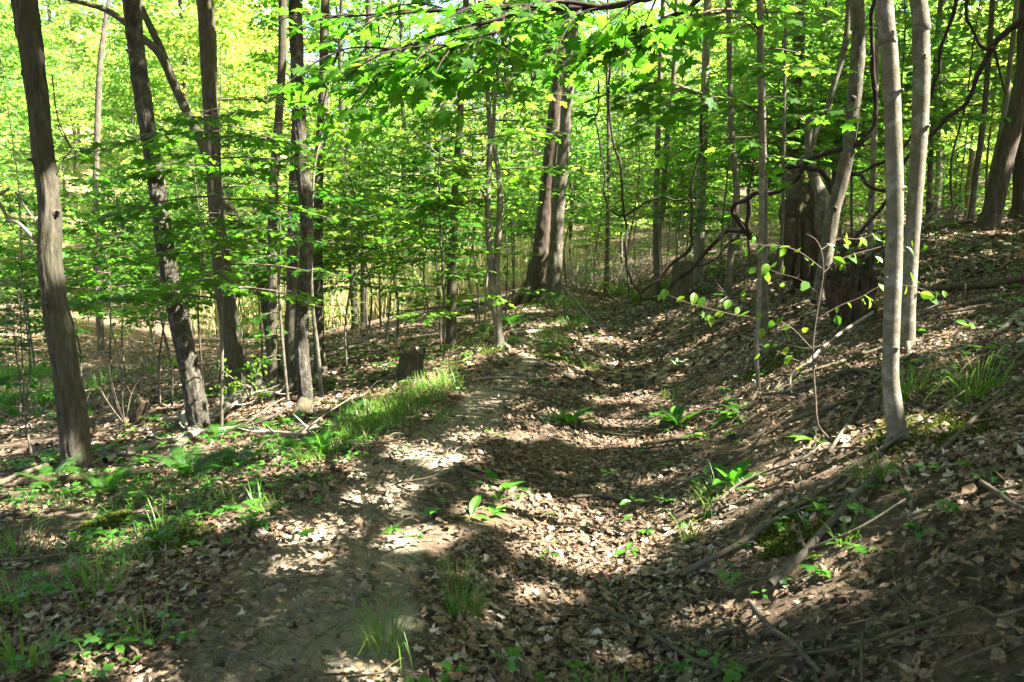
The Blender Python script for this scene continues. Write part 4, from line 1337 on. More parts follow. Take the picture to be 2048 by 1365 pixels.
vine([(104, 150), (118, 230), (132, 270), (140, 300), (128, 322), (120, 338)], 6.5, 6.4, 3.5, 3, 'thin vine hanging along the thick leaning furrowed trunk', mt='twig')
vine([(-5, 395), (8, 382), (24, 378), (36, 374), (18, 378), (2, 392), (4, 412), (20, 432), (45, 455), (70, 478), (84, 492)][4:], 6.3, 6.35, 8, 9, 'curled grey branch hooked against the thick leaning furrowed trunk', name='hooked_branch', mt='dead', extra=[([(30, 384), (42, 402), (58, 425), (70, 440), (78, 465)], 6.3, 6.35, 4, 3)])

# ------------------------------------------------------------------ gnarled hollow base with its bent stem
by_ = 11.6
gb = ground((1605 - CX) / F * by_, by_)
gt = thing('gnarled_tree', 'gnarled hollow rootstock with a bent stem growing from its top', 'tree', gb)
px = by_ / F


def burl_mesh():
    tb = MB()
    c0 = np.array([P(1606, 565, by_), P(1606, 530, by_), P(1605, 500, by_), P(1605, 470, by_), P(1606, 445, by_), P(1607, 425, by_), P(1606, 405, by_), P(1604, 390, by_), P(1600, 379, by_), P(1597, 372, by_), P(1596, 369, by_)])
    c0[0, 2] = gb[2] - .1
    tube(tb, c0, np.array([18, 18, 23, 34, 44, 46, 42, 34, 23, 12, 3]) * px, 90, 170, bark=(12, .16, .09), flat=.8)
    for sx, tx in ((-1, 1570), (-.4, 1590), (.5, 1632), (1, 1650), (.1, 1612)):
        tube(tb, [P(1606 + sx * 30, 440, by_ - .2), P(1606 + sx * 30, 500, by_ - .32), P(tx, 560, by_ - .35)], np.array([13, 11, 9]) * px, 18, 34, bark=(7, .18, .3))
    return tb


part('rootstock', burl_mesh(), M['burl'], gt)
tb = MB()
tube(tb, [P(1640, 480, by_ - .25), P(1643, 430, by_ - .25), P(1640, 390, by_ - .2), P(1628, 355, by_ - .1), P(1619, 320, by_), P(1617, 260, by_), P(1620, 235, by_)], np.array([17, 16, 14, 10, 8, 7.5, 7]) * px, 22, 60, bark=(9, .09, .07))
tube(tb, [P(1619, 300, by_), P(1632, 262, by_), P(1650, 238, by_), P(1665, 180, by_), P(1690, 90, by_), P(1700, -30, by_)], np.array([7, 6, 6, 5.5, 5, 4.5]) * px, 14, 50, bark=(8, .09, .08))
tube(tb, [P(1597, 392, by_), P(1598, 360, by_), P(1603, 330, by_), P(1610, 312, by_)], np.array([9, 8, 7, 5]) * px, 12, 24, bark=(8, .1, .1))
part('stem', tb, M['greybrown'], gt)

# ------------------------------------------------------------------ stumps
def stump(pts, y, mt, label, segs=40, jag=.06, bark=(12, .14, .08), hollow=True, name='tree_stump'):
    c, r = px_path(pts, y)
    base = np.array([c[0, 0], y, float(H(c[0, 0], y))])
    c[0] = base - [0, 0, .1]
    root = thing(name, label, 'stump', base)
    tb = MB()
    tube(tb, c, r, segs, 34, bark=bark, cap=False)
    V = tb.V[0]
    top = V[-segs:].copy()
    th = np.arange(segs)
    lift = jag * (vnoise(th * .37 + 5, th * 0.0) + .6 * vnoise(th * 1.1, th * 0 + 4))
    V[-segs:, 2] += lift
    V[-2 * segs:-segs, 2] += lift * .5
    part('bark', tb, M[mt], root)
    tb = MB()
    ctr = V[-segs:].mean(0)
    rim = ctr + (V[-segs:] - ctr) * .97
    inner = ctr + (V[-segs:] - ctr) * .55 - [0, 0, .06 if hollow else -.004]
    VV_ = np.vstack([rim, inner, ctr - [0, 0, .10 if hollow else -.006]])
    k = np.arange(segs)
    k2 = (k + 1) % segs
    tb.add(VV_, np.stack([segs + k, segs + k2, np.full(segs, 2 * segs)], -1), np.stack([k, k2, segs + k2, segs + k], -1))
    part('broken_top', tb, M['rot' if mt == 'rot' else 'dead'], root)
    return root


s1 = stump([(820, 765, 68), (820, 745, 56), (822, 725, 52), (823, 703, 50)], 10.9, 'bark', 'low grey cracked stump on the slope beside the grassy bank', jag=.08, bark=(14, .26, .16), segs=60)
s2 = stump([(1708, 668, 108), (1706, 640, 92), (1706, 600, 90), (1708, 565, 92), (1708, 542, 92)], 8.0, 'rot', 'tall rotten brown stump behind the nearest beech', segs=72, jag=.17, bark=(18, .30, .20))
s3 = stump([(1365, 556, 52), (1365, 540, 46), (1364, 522, 44)], 15.5, 'mossy', 'low round mossy stump behind the looping vine', jag=.02, hollow=False)
bs_y = G(272, 850)[1]
st = thing('broken_stub', 'leaning broken rotten stub standing on the valley floor', 'stump', G(272, 850))
tb = MB()
tube(tb, [P(270, 858, bs_y), P(273, 835, bs_y), P(280, 815, bs_y), P(287, 800, bs_y)], np.array([16, 13, 12, 11]) * bs_y / F, 26, 30, bark=(12, .2, .12))
part('wood', tb, M['rot'], st)
# root buttress at the mossy foot of the curved scaly trunk
tb = MB()
b6 = t6['root'].location
tube(tb, [P(612, 800, 9.1), P(600, 830, 9.0), P(588, 850, 8.9), P(575, 862, 8.8)], np.array([14, 16, 12, 6]) * 9 / F, 18, 26, bark=(8, .08, .1))
part('root', tb, M['mossy'], t6['root'])

# ------------------------------------------------------------------ fallen branches and logs
NB = [0]


def branch(px, w0, w1, label, mt='stick', straight=False, lift=None, twigs=0, name='fallen_branch', cat='branch', segs=8, bark=(6, .06, .1), group=None, tl=.35):
    pts = []
    for k, (u, v) in enumerate(px):
        g = G(u, v)
        if lift is not None and lift[k] > 0:
            g = P(u, v + lift[k] * 0, g[1] - lift[k] * .0) if False else g + np.array([0, 0, 0])
            d = ray(u, v)
            tt = (g - CAM) @ d / (d @ d)
            g = CAM + d * (tt * (1 - lift[k]))
        pts.append(g)
    pts = np.array(pts)
    if straight:
        t = np.linspace(0, 1, len(pts))[:, None]
        ln = pts[0] * (1 - t) + pts[-1] * t
        ln = .8 * ln + .2 * pts
        ln[:, 2] = np.maximum(ln[:, 2], H(ln[:, 0], ln[:, 1]))
        pts = ln
    yy = pts[:, 1]
    w = np.linspace(w0, w1, len(px)) * .5 * yy / F
    pts[:, 2] += w * .8 + .034
    tb = MB()
    L = float(np.sum(np.linalg.norm(np.diff(pts, axis=0), axis=1)))
    tube(tb, pts, w, segs, max(14, int(L / .03)), bark=bark)
    q = smooth_path(pts, 40)
    for k in range(twigs):
        i = int(U(8, 38))
        tg = nrm(q[min(i + 1, 39)] - q[i - 1])
        side = nrm(np.cross(tg, [0, 0, 1.0])) * random.choice([-1, 1])
        l = tl * U(.5, 1.3)
        e = q[i] + (tg * U(.3, .9) + side * U(.4, 1) + np.array([0, 0, U(-.05, .6)])) * l
        e[2] = max(e[2], float(H(e[0], e[1])) + .01)
        m_ = (q[i] + e) / 2 + rng.normal(0, .03, 3)
        tube(tb, [q[i], m_, e], np.array([.5, .38, .18]) * w.mean(), 5, 10)
    return single(name, tb, M[mt], tuple(pts[0]), label, cat, group)


branch([(1364, 1166), (1430, 1158), (1499, 1145), (1574, 1085), (1624, 1062), (1664, 1035), (1700, 998), (1734, 965), (1768, 928), (1794, 893)], 14, 8, 'long thin grey branch running up the bank just above the thick forked stick', straight=True, twigs=3)
branch([(1540, 1192), (1624, 1145), (1664, 1118), (1690, 1095), (1709, 1068), (1735, 1032), (1759, 998), (1768, 970), (1771, 942)], 18, 15, 'thick forked stick lying up the bank, its broken end dark', straight=True, twigs=2, segs=12)
branch([(1745, 635), (1712, 656), (1682, 676), (1640, 710), (1622, 732), (1600, 746), (1582, 760), (1580, 778), (1583, 798)], 7, 4, 'bare pale branch propped over the bank before the rotten stump', lift=[.02, .06, .08, .09, .09, .07, .05, .02, 0], twigs=3, mt='dead')
branch([(1780, 772), (1735, 756), (1700, 753), (1678, 760), (1657, 771), (1610, 785), (1570, 796), (1524, 800)], 9, 6, 'grey curved branch lying at the foot of the slender pale sapling', twigs=3)
branch([(1500, 1225), (1520, 1256), (1549, 1286), (1575, 1304), (1599, 1326), (1639, 1368)], 12, 13, 'crooked bare branch running out of the bottom of the view', twigs=6, tl=.3)
branch([(1174, 1230), (1210, 1240), (1249, 1256), (1324, 1300), (1360, 1325), (1400, 1350), (1474, 1368)], 7, 13, 'dark branch lying on leaves at the bottom of the trough', twigs=6, mt='mossy', tl=.3)
branch([(2046, 1244), (1990, 1258), (1949, 1236), (1870, 1262), (1800, 1286), (1724, 1310), (1660, 1322), (1599, 1331), (1530, 1335), (1474, 1331)], 8, 8, 'long dark branch across the shaded foot of the bank', mt='mossy', twigs=5)
branch([(-10, 985), (30, 968), (75, 950), (130, 932), (200, 921), (260, 922), (300, 930), (340, 945)], 14, 5, 'bowed grey branch arching over the leaves at the foot of the thick leaning trunk', lift=[0, .02, .03, .03, .03, .02, .01, 0], mt='mossy', twigs=2)
branch([(40, 980), (120, 974), (210, 968), (270, 962), (320, 958)], 18, 16, 'rotten brown log lying flat beneath the bowed grey branch', mt='rot', name='fallen_log', cat='log', segs=16, bark=(9, .12, .1))
branch([(210, 936), (250, 922), (300, 906), (330, 896), (372, 886)], 15, 13, 'short cut log with a pale bare end', name='fallen_log', cat='log', segs=16, bark=(7, .05, .05), mt='dead')
branch([(525, 788), (500, 797), (470, 817), (440, 838), (400, 868), (366, 897), (335, 930), (318, 948)], 36, 9, 'pale fallen trunk tapering down the slope between the leaning trunks', name='fallen_log', cat='log', segs=22, lift=[0, .0, .0, .01, .02, .015, .005, 0], bark=(7, .04, .07), mt='greybrown')
branch([(380, 884), (400, 876), (440, 872), (480, 868), (510, 872), (560, 878), (600, 880), (625, 868), (642, 848)], 14, 8, 'dead branch with curling pale twigs leaning over the fallen trunk', lift=[.03, .03, .04, .04, .03, .02, .01, 0, 0], twigs=12, tl=.4, mt='dead')
branch([(386, 884), (378, 866), (368, 848), (366, 838), (372, 820), (378, 806)], 13, 6, 'upright crooked dead branch with spiky twigs by the scaly leaning trunk', lift=[.02, .03, .05, .06, .07, .08], twigs=9, tl=.2, mt='dead')
branch([(330, 846), (366, 845), (400, 845), (440, 838), (480, 808), (520, 790), (555, 793), (575, 770), (582, 745)], 8, 5, 'thin sunlit dead twig crossing above the fallen trunk', lift=[.04, .05, .06, .08, .08, .08, .07, .06, .06], twigs=12, tl=.35, mt='dead')
branch([(680, 708), (720, 700), (750, 692), (778, 708)], 10, 7, 'sunlit dead branch on the leaves up the slope from the clustered trunks', twigs=3, mt='dead')
branch([(705, 642), (760, 634), (820, 626), (891, 619), (926, 614), (975, 612)], 9, 7, 'straight dead pole lying across the foot of the slim brown trunk', twigs=2, mt='mossy')
branch([(1022, 676), (1055, 672), (1102, 669)], 8, 8, 'pale short log lying across the path beyond the double-stemmed sapling', name='fallen_log', cat='log', segs=12, mt='dead')
branch([(1150, 663), (1185, 659), (1215, 655), (1245, 642)], 5, 3, 'pale stick with forked tips in the trough before the pair of large trunks', twigs=8, tl=.5, mt='dead')
branch([(1130, 580), (1155, 610), (1180, 640), (1200, 662)], 4, 3, 'bare twiggy branch at the roots of the pale trunk', twigs=8, tl=.6, lift=[.05, .03, .01, 0], mt='dead')
branch([(785, 785), (792, 770), (800, 740), (812, 717)], 4, 3, 'thin pale stick leaning against the low grey stump', lift=[0, .01, .03, .04], twigs=3, tl=.2, mt='dead')
branch([(700, 812), (740, 790), (780, 772), (812, 760)], 4, 3, 'thin stick lying below the low grey stump', twigs=3)
branch([(923, 774), (960, 766), (1014, 763), (1060, 766), (1095, 763)], 5, 4, 'thin root crossing the trodden path', name='exposed_root', cat='root', mt='dead')
branch([(985, 786), (1030, 793), (1085, 800)], 4, 3, 'short root showing on the path edge', name='exposed_root', cat='root', mt='mossy')
branch([(635, 985), (650, 998), (670, 1010), (710, 1022), (760, 1036)], 8, 6, 'bent stick lying on the bare dirt of the path')
branch([(395, 1325), (440, 1318), (500, 1330), (540, 1354), (585, 1356), (610, 1316), (640, 1292), (675, 1270)], 6, 5, 'looping thin twig on the dark dirt at the bottom of the view')
branch([(0, 1136), (80, 1130), (170, 1122), (330, 1120)], 7, 5, 'straight dull stick among the grass at the edge of the dirt', mt='mossy')
branch([(1840, 596), (1875, 590), (1967, 584), (2010, 578), (2060, 566)], 13, 16, 'brown log half sunk in the leaves high on the bank', mt='rot', name='fallen_log', cat='log', segs=16, bark=(8, .1, .1))
branch([(1990, 494), (2015, 506), (2060, 522)], 14, 14, 'grey log end at the top of the bank near the broad leaning trunk', name='fallen_log', cat='log', segs=14, mt='mossy')
branch([(2060, 630), (2035, 645), (2010, 668), (1990, 680)], 14, 8, 'pale sunlit forked branch at the edge of the bank', twigs=4, mt='dead')
branch([(1866, 930), (1905, 895), (1946, 856), (1995, 812), (2060, 762)], 9, 8, 'long light branch slanting across the upper bank beside the moss', twigs=2)
branch([(1657, 922), (1678, 888), (1700, 855), (1716, 830), (1731, 806)], 8, 6, 'grey broken stick pointing up the bank toward the nearest beech')
branch([(1434, 1022), (1455, 1000), (1474, 985), (1520, 962), (1569, 945), (1614, 926), (1640, 905)], 6, 5, 'slim curved branch above the wild leek on the lower bank', twigs=3)
branch([(1360, 975), (1400, 962), (1450, 958), (1500, 955)], 5, 4, 'thin grey twig lying across the trough leaves')
branch([(1145, 1007), (1200, 1004), (1240, 1012), (1285, 1020)], 6, 4, 'short curved stick in the middle of the trough', twigs=1)
branch([(1280, 902), (1340, 892), (1380, 890), (1400, 888)], 8, 6, 'dark mossy stick in the sunlit leaves', mt='mossy')
branch([(1560, 862), (1640, 835), (1700, 815), (1752, 800)], 10, 8, 'dark stick along the bank below the pale propped branch', mt='mossy', twigs=2)
branch([(1600, 760), (1660, 742), (1740, 715), (1775, 702)], 8, 6, 'dark stick above the grey curved branch on the bank', mt='mossy')
branch([(1745, 780), (1760, 765), (1790, 750), (1830, 735)], 7, 5, 'stick tucked against the foot of the nearest beech', mt='mossy')
branch([(1830, 800), (1900, 782), (1960, 770), (2050, 742)], 9, 9, 'long dark branch lying in the leaves up the bank from the sedge clump', mt='mossy', twigs=3)
branch([(1840, 640), (1900, 625), (1960, 612), (2020, 600)], 7, 5, 'dull branch in the sunny leaf patch on the bank', mt='mossy', twigs=3)
branch([(1960, 985), (1995, 1010), (2020, 1030), (2060, 1048)], 11, 12, 'grey branch with snapped side twig on the shaded cut bank', twigs=2)
branch([(1780, 1060), (1830, 1048), (1868, 1030), (1900, 1020)], 7, 6, 'broken stick jutting from the dark cut bank')
branch([(1812, 1090), (1815, 1060), (1822, 1030), (1828, 1010)], 5, 4, 'thin twig hanging down the dark cut bank')
branch([(1340, 690), (1400, 668), (1450, 645), (1490, 620)], 5, 4, 'thin branch lying up the bank beyond the slender sapling', twigs=4)
branch([(1300, 700), (1370, 672), (1420, 655)], 4, 3, 'thin twig where the trough meets the bank', twigs=3)
branch([(1400, 640), (1440, 610), (1490, 580), (1530, 555)], 5, 4, 'grey branch up the bank below the kinked slim trunk', twigs=5)
branch([(1700, 560), (1750, 520), (1790, 490)], 5, 4, 'dull branch on the bank above the rotten stump', mt='mossy', twigs=4)
for k, (a, b) in enumerate([((1850, 452), (1925, 425)), ((1870, 455), (1950, 440)), ((1845, 440), (1900, 412)), ((1888, 455), (1905, 420)), ((1900, 452), (1975, 446)), ((1830, 455), (1880, 446)), ((1860, 400), (1885, 452)), ((1915, 410), (1880, 452))]):
    m_ = ((a[0] + b[0]) / 2, (a[1] + b[1]) / 2 - 3)
    y0 = 15.5 + .15 * k
    tb = MB()
    c = np.array([P(*a, y0), P(*m_, y0), P(*b, y0)])
    tube(tb, c, np.array([7, 6, 4]) * .5 * y0 / F, 7, 24, bark=(5, .08, .1))
    q = smooth_path(c, 20)
    for j in range(5):
        i = int(U(3, 18))
        e = q[i] + np.array([U(-.4, .4), U(-.4, .4), U(.05, .45)])
        tube(tb, [q[i], e], [.012, .004], 4)
    single('dead_branch', tb, M['dead'], tuple(c[0]), 'bare dead branch tangled in the brush pile on top of the bank', 'branch', 'branches of the brush pile')

# tangled grey brush where the trail ends
tb = MB()
for k in range(420):
    y = U(25, 31)
    x = y * U(.055, .20)
    b = ground(x, y)
    L = U(.5, 1.6)
    az = U(0, 6.28)
    e = b + np.array([math.cos(az) * L * U(.2, 1), math.sin(az) * L * .5, L * U(.15, .8)])
    tube(tb, [b, (b + e) / 2 + rng.normal(0, .1, 3), e], [.012, .009, .004], 3, 5)
stuff('dead_brush', tb, M['dead'])
print('branches', time.time() - T0)
# ------------------------------------------------------------------ grass, sedge, ferns and leafy herbs
def blades(mb, base, az, L, w, bend, tone, lean=.25):
    n = len(base)
    V = []
    S_ = np.array([0, .3, .6, .85, 1.0])
    hd = np.stack([np.cos(az), np.sin(az), np.zeros(n)], 1)
    sd = np.stack([-np.sin(az), np.cos(az), np.zeros(n)], 1)
    for s in S_:
        out = (lean * s + bend * s * s)
        up = np.sqrt(np.maximum(.05, 1 - np.minimum(.95, out ** 2))) * s - np.maximum(0, bend - .55) * s ** 3 * .55
        c = base + hd * (out * L)[:, None] + np.array([0, 0, 1.0]) * (up * L)[:, None]
        ww = w * (1 - s ** 2.2) * (.75 if s == 0 else 1)
        V += [c - sd * ww[:, None] * .5, c + sd * ww[:, None] * .5]
    V = np.stack(V, 1)
    k = (np.arange(n) * 10)[:, None]
    Q = np.concatenate([k + [2 * i, 2 * i + 1, 2 * i + 3, 2 * i + 2] for i in range(4)])
    mb.add(V.reshape(-1, 3), None, Q, np.repeat(tone, 10))


def tuft(u, v, n, L, w, label, spread=.05, bend=.45, name='grass_tuft', cat='grass tuft', tone=(.1, .9), group=None):
    g = G(u, v)
    n, L = int(n * 1.45), L * 1.22
    mb = MB()
    off = np.clip(rng.normal(0, spread, (n, 2)), -1.1 * spread, 1.1 * spread)
    base = np.stack([g[0] + off[:, 0], g[1] + off[:, 1], H(g[0] + off[:, 0], g[1] + off[:, 1]) - .005], 1)
    az = np.arctan2(off[:, 1], off[:, 0]) + rng.normal(0, .7, n)
    blades(mb, base, az, L * U(.55, 1.15, n), w * U(.7, 1.2, n), np.clip(rng.normal(bend, .25, n), .05, 1.0), U(tone[0], tone[1], n))
    return single(name, mb, M['grass'], tuple(g), label, cat, group, False)


for a in [
    (770, 1300, 42, .20, .006, 'wide-bladed grass tuft in the dark leaves at the bottom of the view', .05),
    (930, 1235, 90, .16, .003, 'dense tuft of very fine upright grass in the shaded leaves', .05, .2),
    (915, 1165, 34, .15, .004, 'sparse grass tuft just behind the fine upright tuft', .05),
    (1380, 1085, 22, .17, .008, 'small sunlit tuft with broad arching blades in the bright leaf patch', .03),
    (1745, 968, 30, .19, .007, 'sunlit sedge tuft hanging over the cut bank beside the thick forked stick', .04, .75),
    (1425, 1005, 34, .17, .005, 'dark spreading grass tuft on the lower bank', .06, .7),
    (515, 1025, 8, .20, .009, 'few pale sunlit blades standing on the bare dirt', .02, .5),
    (640, 990, 10, .12, .004, 'tiny grass tuft on the path beside the bent stick', .03),
    (55, 1345, 14, .26, .012, 'bright broad-bladed grass in the bottom corner of the view', .03, .7),
    (330, 1085, 26, .20, .006, 'grass tuft at the mossy edge of the dirt', .06),
    (210, 1190, 22, .24, .006, 'tall thin grass tuft in the dark dirt', .07),
    (290, 1290, 16, .18, .006, 'small grass tuft on the shaded dirt near the looping twig', .04),
    (40, 1120, 30, .24, .008, 'leafy grass tuft at the edge of the view beside the straight dull stick', .08),
    (30, 1230, 26, .2, .007, 'dark grass tuft below the straight dull stick', .07),
    (880, 845, 26, .17, .005, 'grass tuft alone on the path beside the sunlit dirt', .04, .6),
    (1340, 800, 20, .16, .006, 'grass tuft in the trough beside the sunlit leaves', .05),
    (1185, 745, 34, .2, .006, 'dark grass tuft in the middle of the leafy trough', .08),
    (1945, 800, 60, .28, .006, 'large dark sedge clump on the upper bank', .08, .5),
    (1815, 800, 60, .26, .005, 'sedge clump growing against the nearest beech', .07, .45),
    (1240, 1395, 12, .1, .006, 'low grass at the very bottom of the trough', .04),
    (560, 1005, 18, .12, .004, 'fine grass tuft beside the few pale blades', .05),
    (1120, 700, 40, .25, .006, 'grass tuft on the mossy path edge before the pair of large trunks', .09),
    (1165, 650, 40, .26, .007, 'tall grass tuft beside the pale forked stick', .1),
    (1690, 1085, 14, .1, .01, 'small grass tuft in the nook of the thick forked stick', .03)]:
    tuft(*a)

# grass as ground cover (uncountable)
gm = MB()


def patch(poly_px, n, L, w, bend=.4, tone=(.1, 1)):
    """random blades over ground ellipses given in image pixels"""
    for (u, v, ru, rv) in poly_px:
        c, e1, e2 = G(u, v), G(u + ru, v), G(u, min(1360, v + rv))
        rx = abs(e1[0] - c[0])
        ry = max(abs(c[1] - e2[1]), .1) * 1.3
        rr = np.sqrt(rng.random(n)) * (1 + .3 * rng.normal(0, 1, n))
        th = U(0, 6.283, n)
        x, y = c[0] + rx * rr * np.cos(th), c[1] + ry * rr * np.sin(th)
        k = vnoise(x * 2.2 + 3, y * 2.2) + .6 * vnoise(x * 6, y * 6) > -.02
        x, y = x[k], y[k]
        m = len(x)
        base = np.stack([x, y, H(x, y) - .01], 1)
        blades(gm, base, U(0, 6.283, m), L * U(.4, 1.2, m), w * U(.7, 1.2, m), np.clip(rng.normal(bend, .22, m), .05, 1), U(tone[0], tone[1], m))


patch([(810, 812, 95, 34), (870, 780, 50, 22), (750, 848, 60, 28), (900, 765, 30, 16)], 480, .25, .008, .5, (.2, 1))
patch([(700, 880, 50, 22), (880, 735, 60, 16), (950, 690, 50, 14), (985, 705, 30, 10)], 260, .2, .006)
patch([(1110, 700, 40, 18), (1090, 670, 30, 10), (1150, 655, 40, 12), (1020, 665, 50, 12)], 300, .22, .007)
patch([(30, 800, 130, 22), (0, 760, 90, 14)], 3600, .4, .011, .5, (0, .55))
patch([(255, 745, 60, 9), (335, 738, 24, 5), (190, 770, 30, 6)], 420, .3, .01, .5, (0, .6))
patch([(1240, 588, 90, 14), (1330, 578, 60, 10), (1180, 572, 60, 8), (1130, 610, 40, 10), (1280, 605, 50, 6)], 700, .32, .011, .4, (.3, 1))
patch([(420, 935, 120, 26), (560, 900, 60, 20), (300, 1010, 120, 30), (100, 1010, 120, 30), (120, 1150, 130, 50), (620, 925, 60, 16), (60, 1280, 110, 60), (430, 1010, 90, 20), (250, 1120, 80, 40)], 200, .15, .006, .5, (.1, .9))
patch([(900, 670, 60, 12), (820, 690, 40, 8), (940, 640, 30, 8), (700, 640, 60, 10), (560, 700, 40, 8)], 120, .2, .006)
patch([(1450, 560, 60, 10), (1560, 700, 80, 30), (1900, 800, 120, 60), (1600, 980, 90, 60)], 50, .14, .004, .6)
stuff('grass', gm, M['grass'], False)


def leek(u, v, n, L, label, up=.75, tone=(.1, .9), name='wild_leek', cat='plant', group=None):
    g = G(u, v)
    n = int(n * 1.35) if n > 4 else n
    L = L * .98
    mb = MB()
    az = np.arange(n) * 2.4 + U(0, 6) + rng.normal(0, .3, n)
    el = np.clip(rng.normal(up, .25, n), .15, 1.4)
    dr = np.stack([np.cos(az) * np.cos(el), np.sin(az) * np.cos(el), np.sin(el)], 1)
    no = np.stack([-np.cos(az) * np.sin(el), -np.sin(az) * np.sin(el), np.cos(el)], 1)
    off = rng.normal(0, .03 if n > 4 else .004, (n, 3)) * [1, 1, 0]
    for k in range(n):
        b = g + off[k] + [0, 0, -.01]
        s = L * U(.7, 1.15)
        place(mb, LANCE, b, dr[k], no[k], s, U(tone[0], tone[1]), -abs(rng.normal(.35, .2)), wide=U(.85, 1.2))
    return single(name, mb, M['herb'], tuple(g), label, cat, group, False)


for a in [
    (1140, 848, 9, .23, 'wild leek with yellowing leaves in the middle of the sunlit streak', .8, (.4, 1)),
    (1350, 852, 10, .27, 'large clump of wild leek at the edge of the sunlit streak', .8),
    (1410, 872, 7, .22, 'flattened sunlit wild leek beside the large leek clump', .3, (.5, 1)),
    (1480, 832, 10, .24, 'wild leek with drooping leaves at the foot of the bank', .35),
    (1005, 985, 9, .22, 'broad-leaved wild leek in the shade between dirt path and trough', .55),
    (940, 1035, 3, .17, 'wild leek with two bright leaves beside the dirt path', .7, (.5, 1)),
    (980, 1030, 4, .16, 'small wild leek with dark flat leaves in the leaf litter', .4),
    (1468, 975, 8, .24, 'upright dark wild leek clump under the slim curved branch', .85, (0, .5)),
    (640, 912, 11, .24, 'lush wild leek clump on the path shoulder', .6),
    (415, 985, 7, .24, 'broad-leaved herb with rounded arching leaves before the fern', .4),
    (735, 850, 9, .25, 'pale sunlit leek clump on the grassy shoulder', .5, (.5, 1)),
    (700, 865, 8, .22, 'low spreading leek beside the pale sunlit clump', .3, (.3, .9)),
    (590, 850, 6, .24, 'narrow-leaved lily at the foot of the curved scaly trunk', .7),
    (1355, 735, 4, .2, 'single upright leek by the far edge of the trough', .9),
    (880, 700, 8, .3, 'pale leafy clump on the slope under the slim brown trunk', .5, (.6, 1)),
    (862, 718, 7, .26, 'low leafy clump just below the pale clump on the slope', .3, (.4, 1)),
    (1640, 885, 6, .2, 'leafy lily at the foot of the thin beech sapling', .35, (.4, 1)),
    (1610, 1040, 5, .18, 'dark broad leaf plant on the face of the cut bank', .5, (0, .4)),
    (1530, 985, 4, .15, 'yellow-edged leaf plant on the lower bank', .4, (.6, 1)),
    (1090, 845, 4, .16, 'small leek left of the yellowing leek', .4, (.1, .5)),
    (1385, 1045, 4, .18, 'pair of dark leek leaves behind the small sunlit tuft', .6, (0, .5)),
    (745, 1195, 2, .1, 'low dark seedling leaf on the dirt near the bottom of the view', .2, (0, .3)),
    (1225, 1180, 4, .1, 'small bright green seedling with rounded leaves in the shaded trough', .4, (.4, .9)),
    (1630, 1120, 5, .1, 'bright rounded leaves in the nook below the thick forked stick', .5, (.4, 1)),
    (1375, 1350, 5, .1, 'bright rounded seedling at the very bottom of the view', .4, (.3, .8)),
    (825, 1120, 3, .07, 'small dark clover-like seedling on the dirt', .2, (0, .3)),
    (810, 898, 3, .1, 'tiny leafy sprig on the path shoulder', .5, (.3, .7)),
    (990, 870, 3, .1, 'tiny leafy sprig in the sunlit streak on the path', .5, (.3, .9)),
    (1830, 1000, 4, .09, 'small leafy sprig on the shaded upper bank', .5, (.2, .7)),
    (1930, 820, 5, .12, 'pale-leaved herb under the long light branch', .4, (.5, 1))]:
    leek(*a)

# scattered small seedlings (ground cover)
sm = MB()
cnt = 0
for k in range(5200):
    y = 2.4 + 16 * random.random() ** 1.3
    x = U(-1, 1) * (y * .66 + .3)
    pmv = float(path_mask(np.array([x]), np.array([y]))[0])
    left = x < XR(y)
    pr = (.85 if left else .16) * (1 - .85 * pmv) + (.18 if x > XT(y) + .8 else 0)
    if random.random() > pr or float(vnoise(np.array([x * .9 + 40]), np.array([y * .9]))[0]) < -.25:
        continue
    b = ground(x, y)
    m = random.choice([2, 3, 3, 4, 5])
    az = np.arange(m) * 2.1 + U(0, 6)
    hgt = U(.02, .10)
    s = U(.025, .06) * (1 + y / 22)
    dr = np.stack([np.cos(az), np.sin(az), U(-.2, .4, m)], 1)
    place(sm, OVAL if random.random() < .6 else MAPLE_S, b + [0, 0, hgt] + dr * .01, dr, np.array([[0, 0, 1.0]]) + rng.normal(0, .25, (m, 3)), s * U(.7, 1.2, m), U(0, 1, m), -.15)
    cnt += 1
stuff('ground_cover', sm, M['herb'], False)


def fern(u, v, nf, L, label, tone=(.1, .9), up=.85):
    g = G(u, v)
    root = thing('fern', label, 'fern', g)
    for k in range(nf):
        mb = MB()
        az = k * 2.4 + U(-.4, .4)
        l = L * U(.7, 1.1)
        e0 = up + U(-.25, .2)
        m = 26
        t = np.linspace(0, 1, m)
        ang = e0 - 1.15 * t ** 1.4 * U(.6, 1.1)
        step = l / m
        hor = np.concatenate([[0], np.cumsum(np.cos(ang[1:]) * step)])
        ver = np.concatenate([[0], np.cumsum(np.sin(ang[1:]) * step)])
        hd = np.array([math.cos(az), math.sin(az), 0])
        sd = np.array([-math.sin(az), math.cos(az), 0])
        c = g + hd[None] * hor[:, None] + np.array([[0, 0, 1.0]]) * ver[:, None]
        tube(mb, c, np.linspace(.003, .0008, m), 3)
        tg = nrm(np.gradient(c, axis=0))
        no = np.cross(tg, sd)
        for s in (-1, 1):
            j = np.arange(4, m)
            pl = l * .24 * np.sin(np.pi * np.clip((t[j] - .08) / .95, 0, 1)) ** .7 * (1 - .35 * t[j]) + .008
            place(mb, PINNA, c[j], sd * s + tg[j] * .35 - [0, 0, .12], no[j], pl, U(tone[0], tone[1], len(j)), wide=.9 * l / m / pl * 2.2 + .25)
        part('frond', mb, M['fern'], root, False)


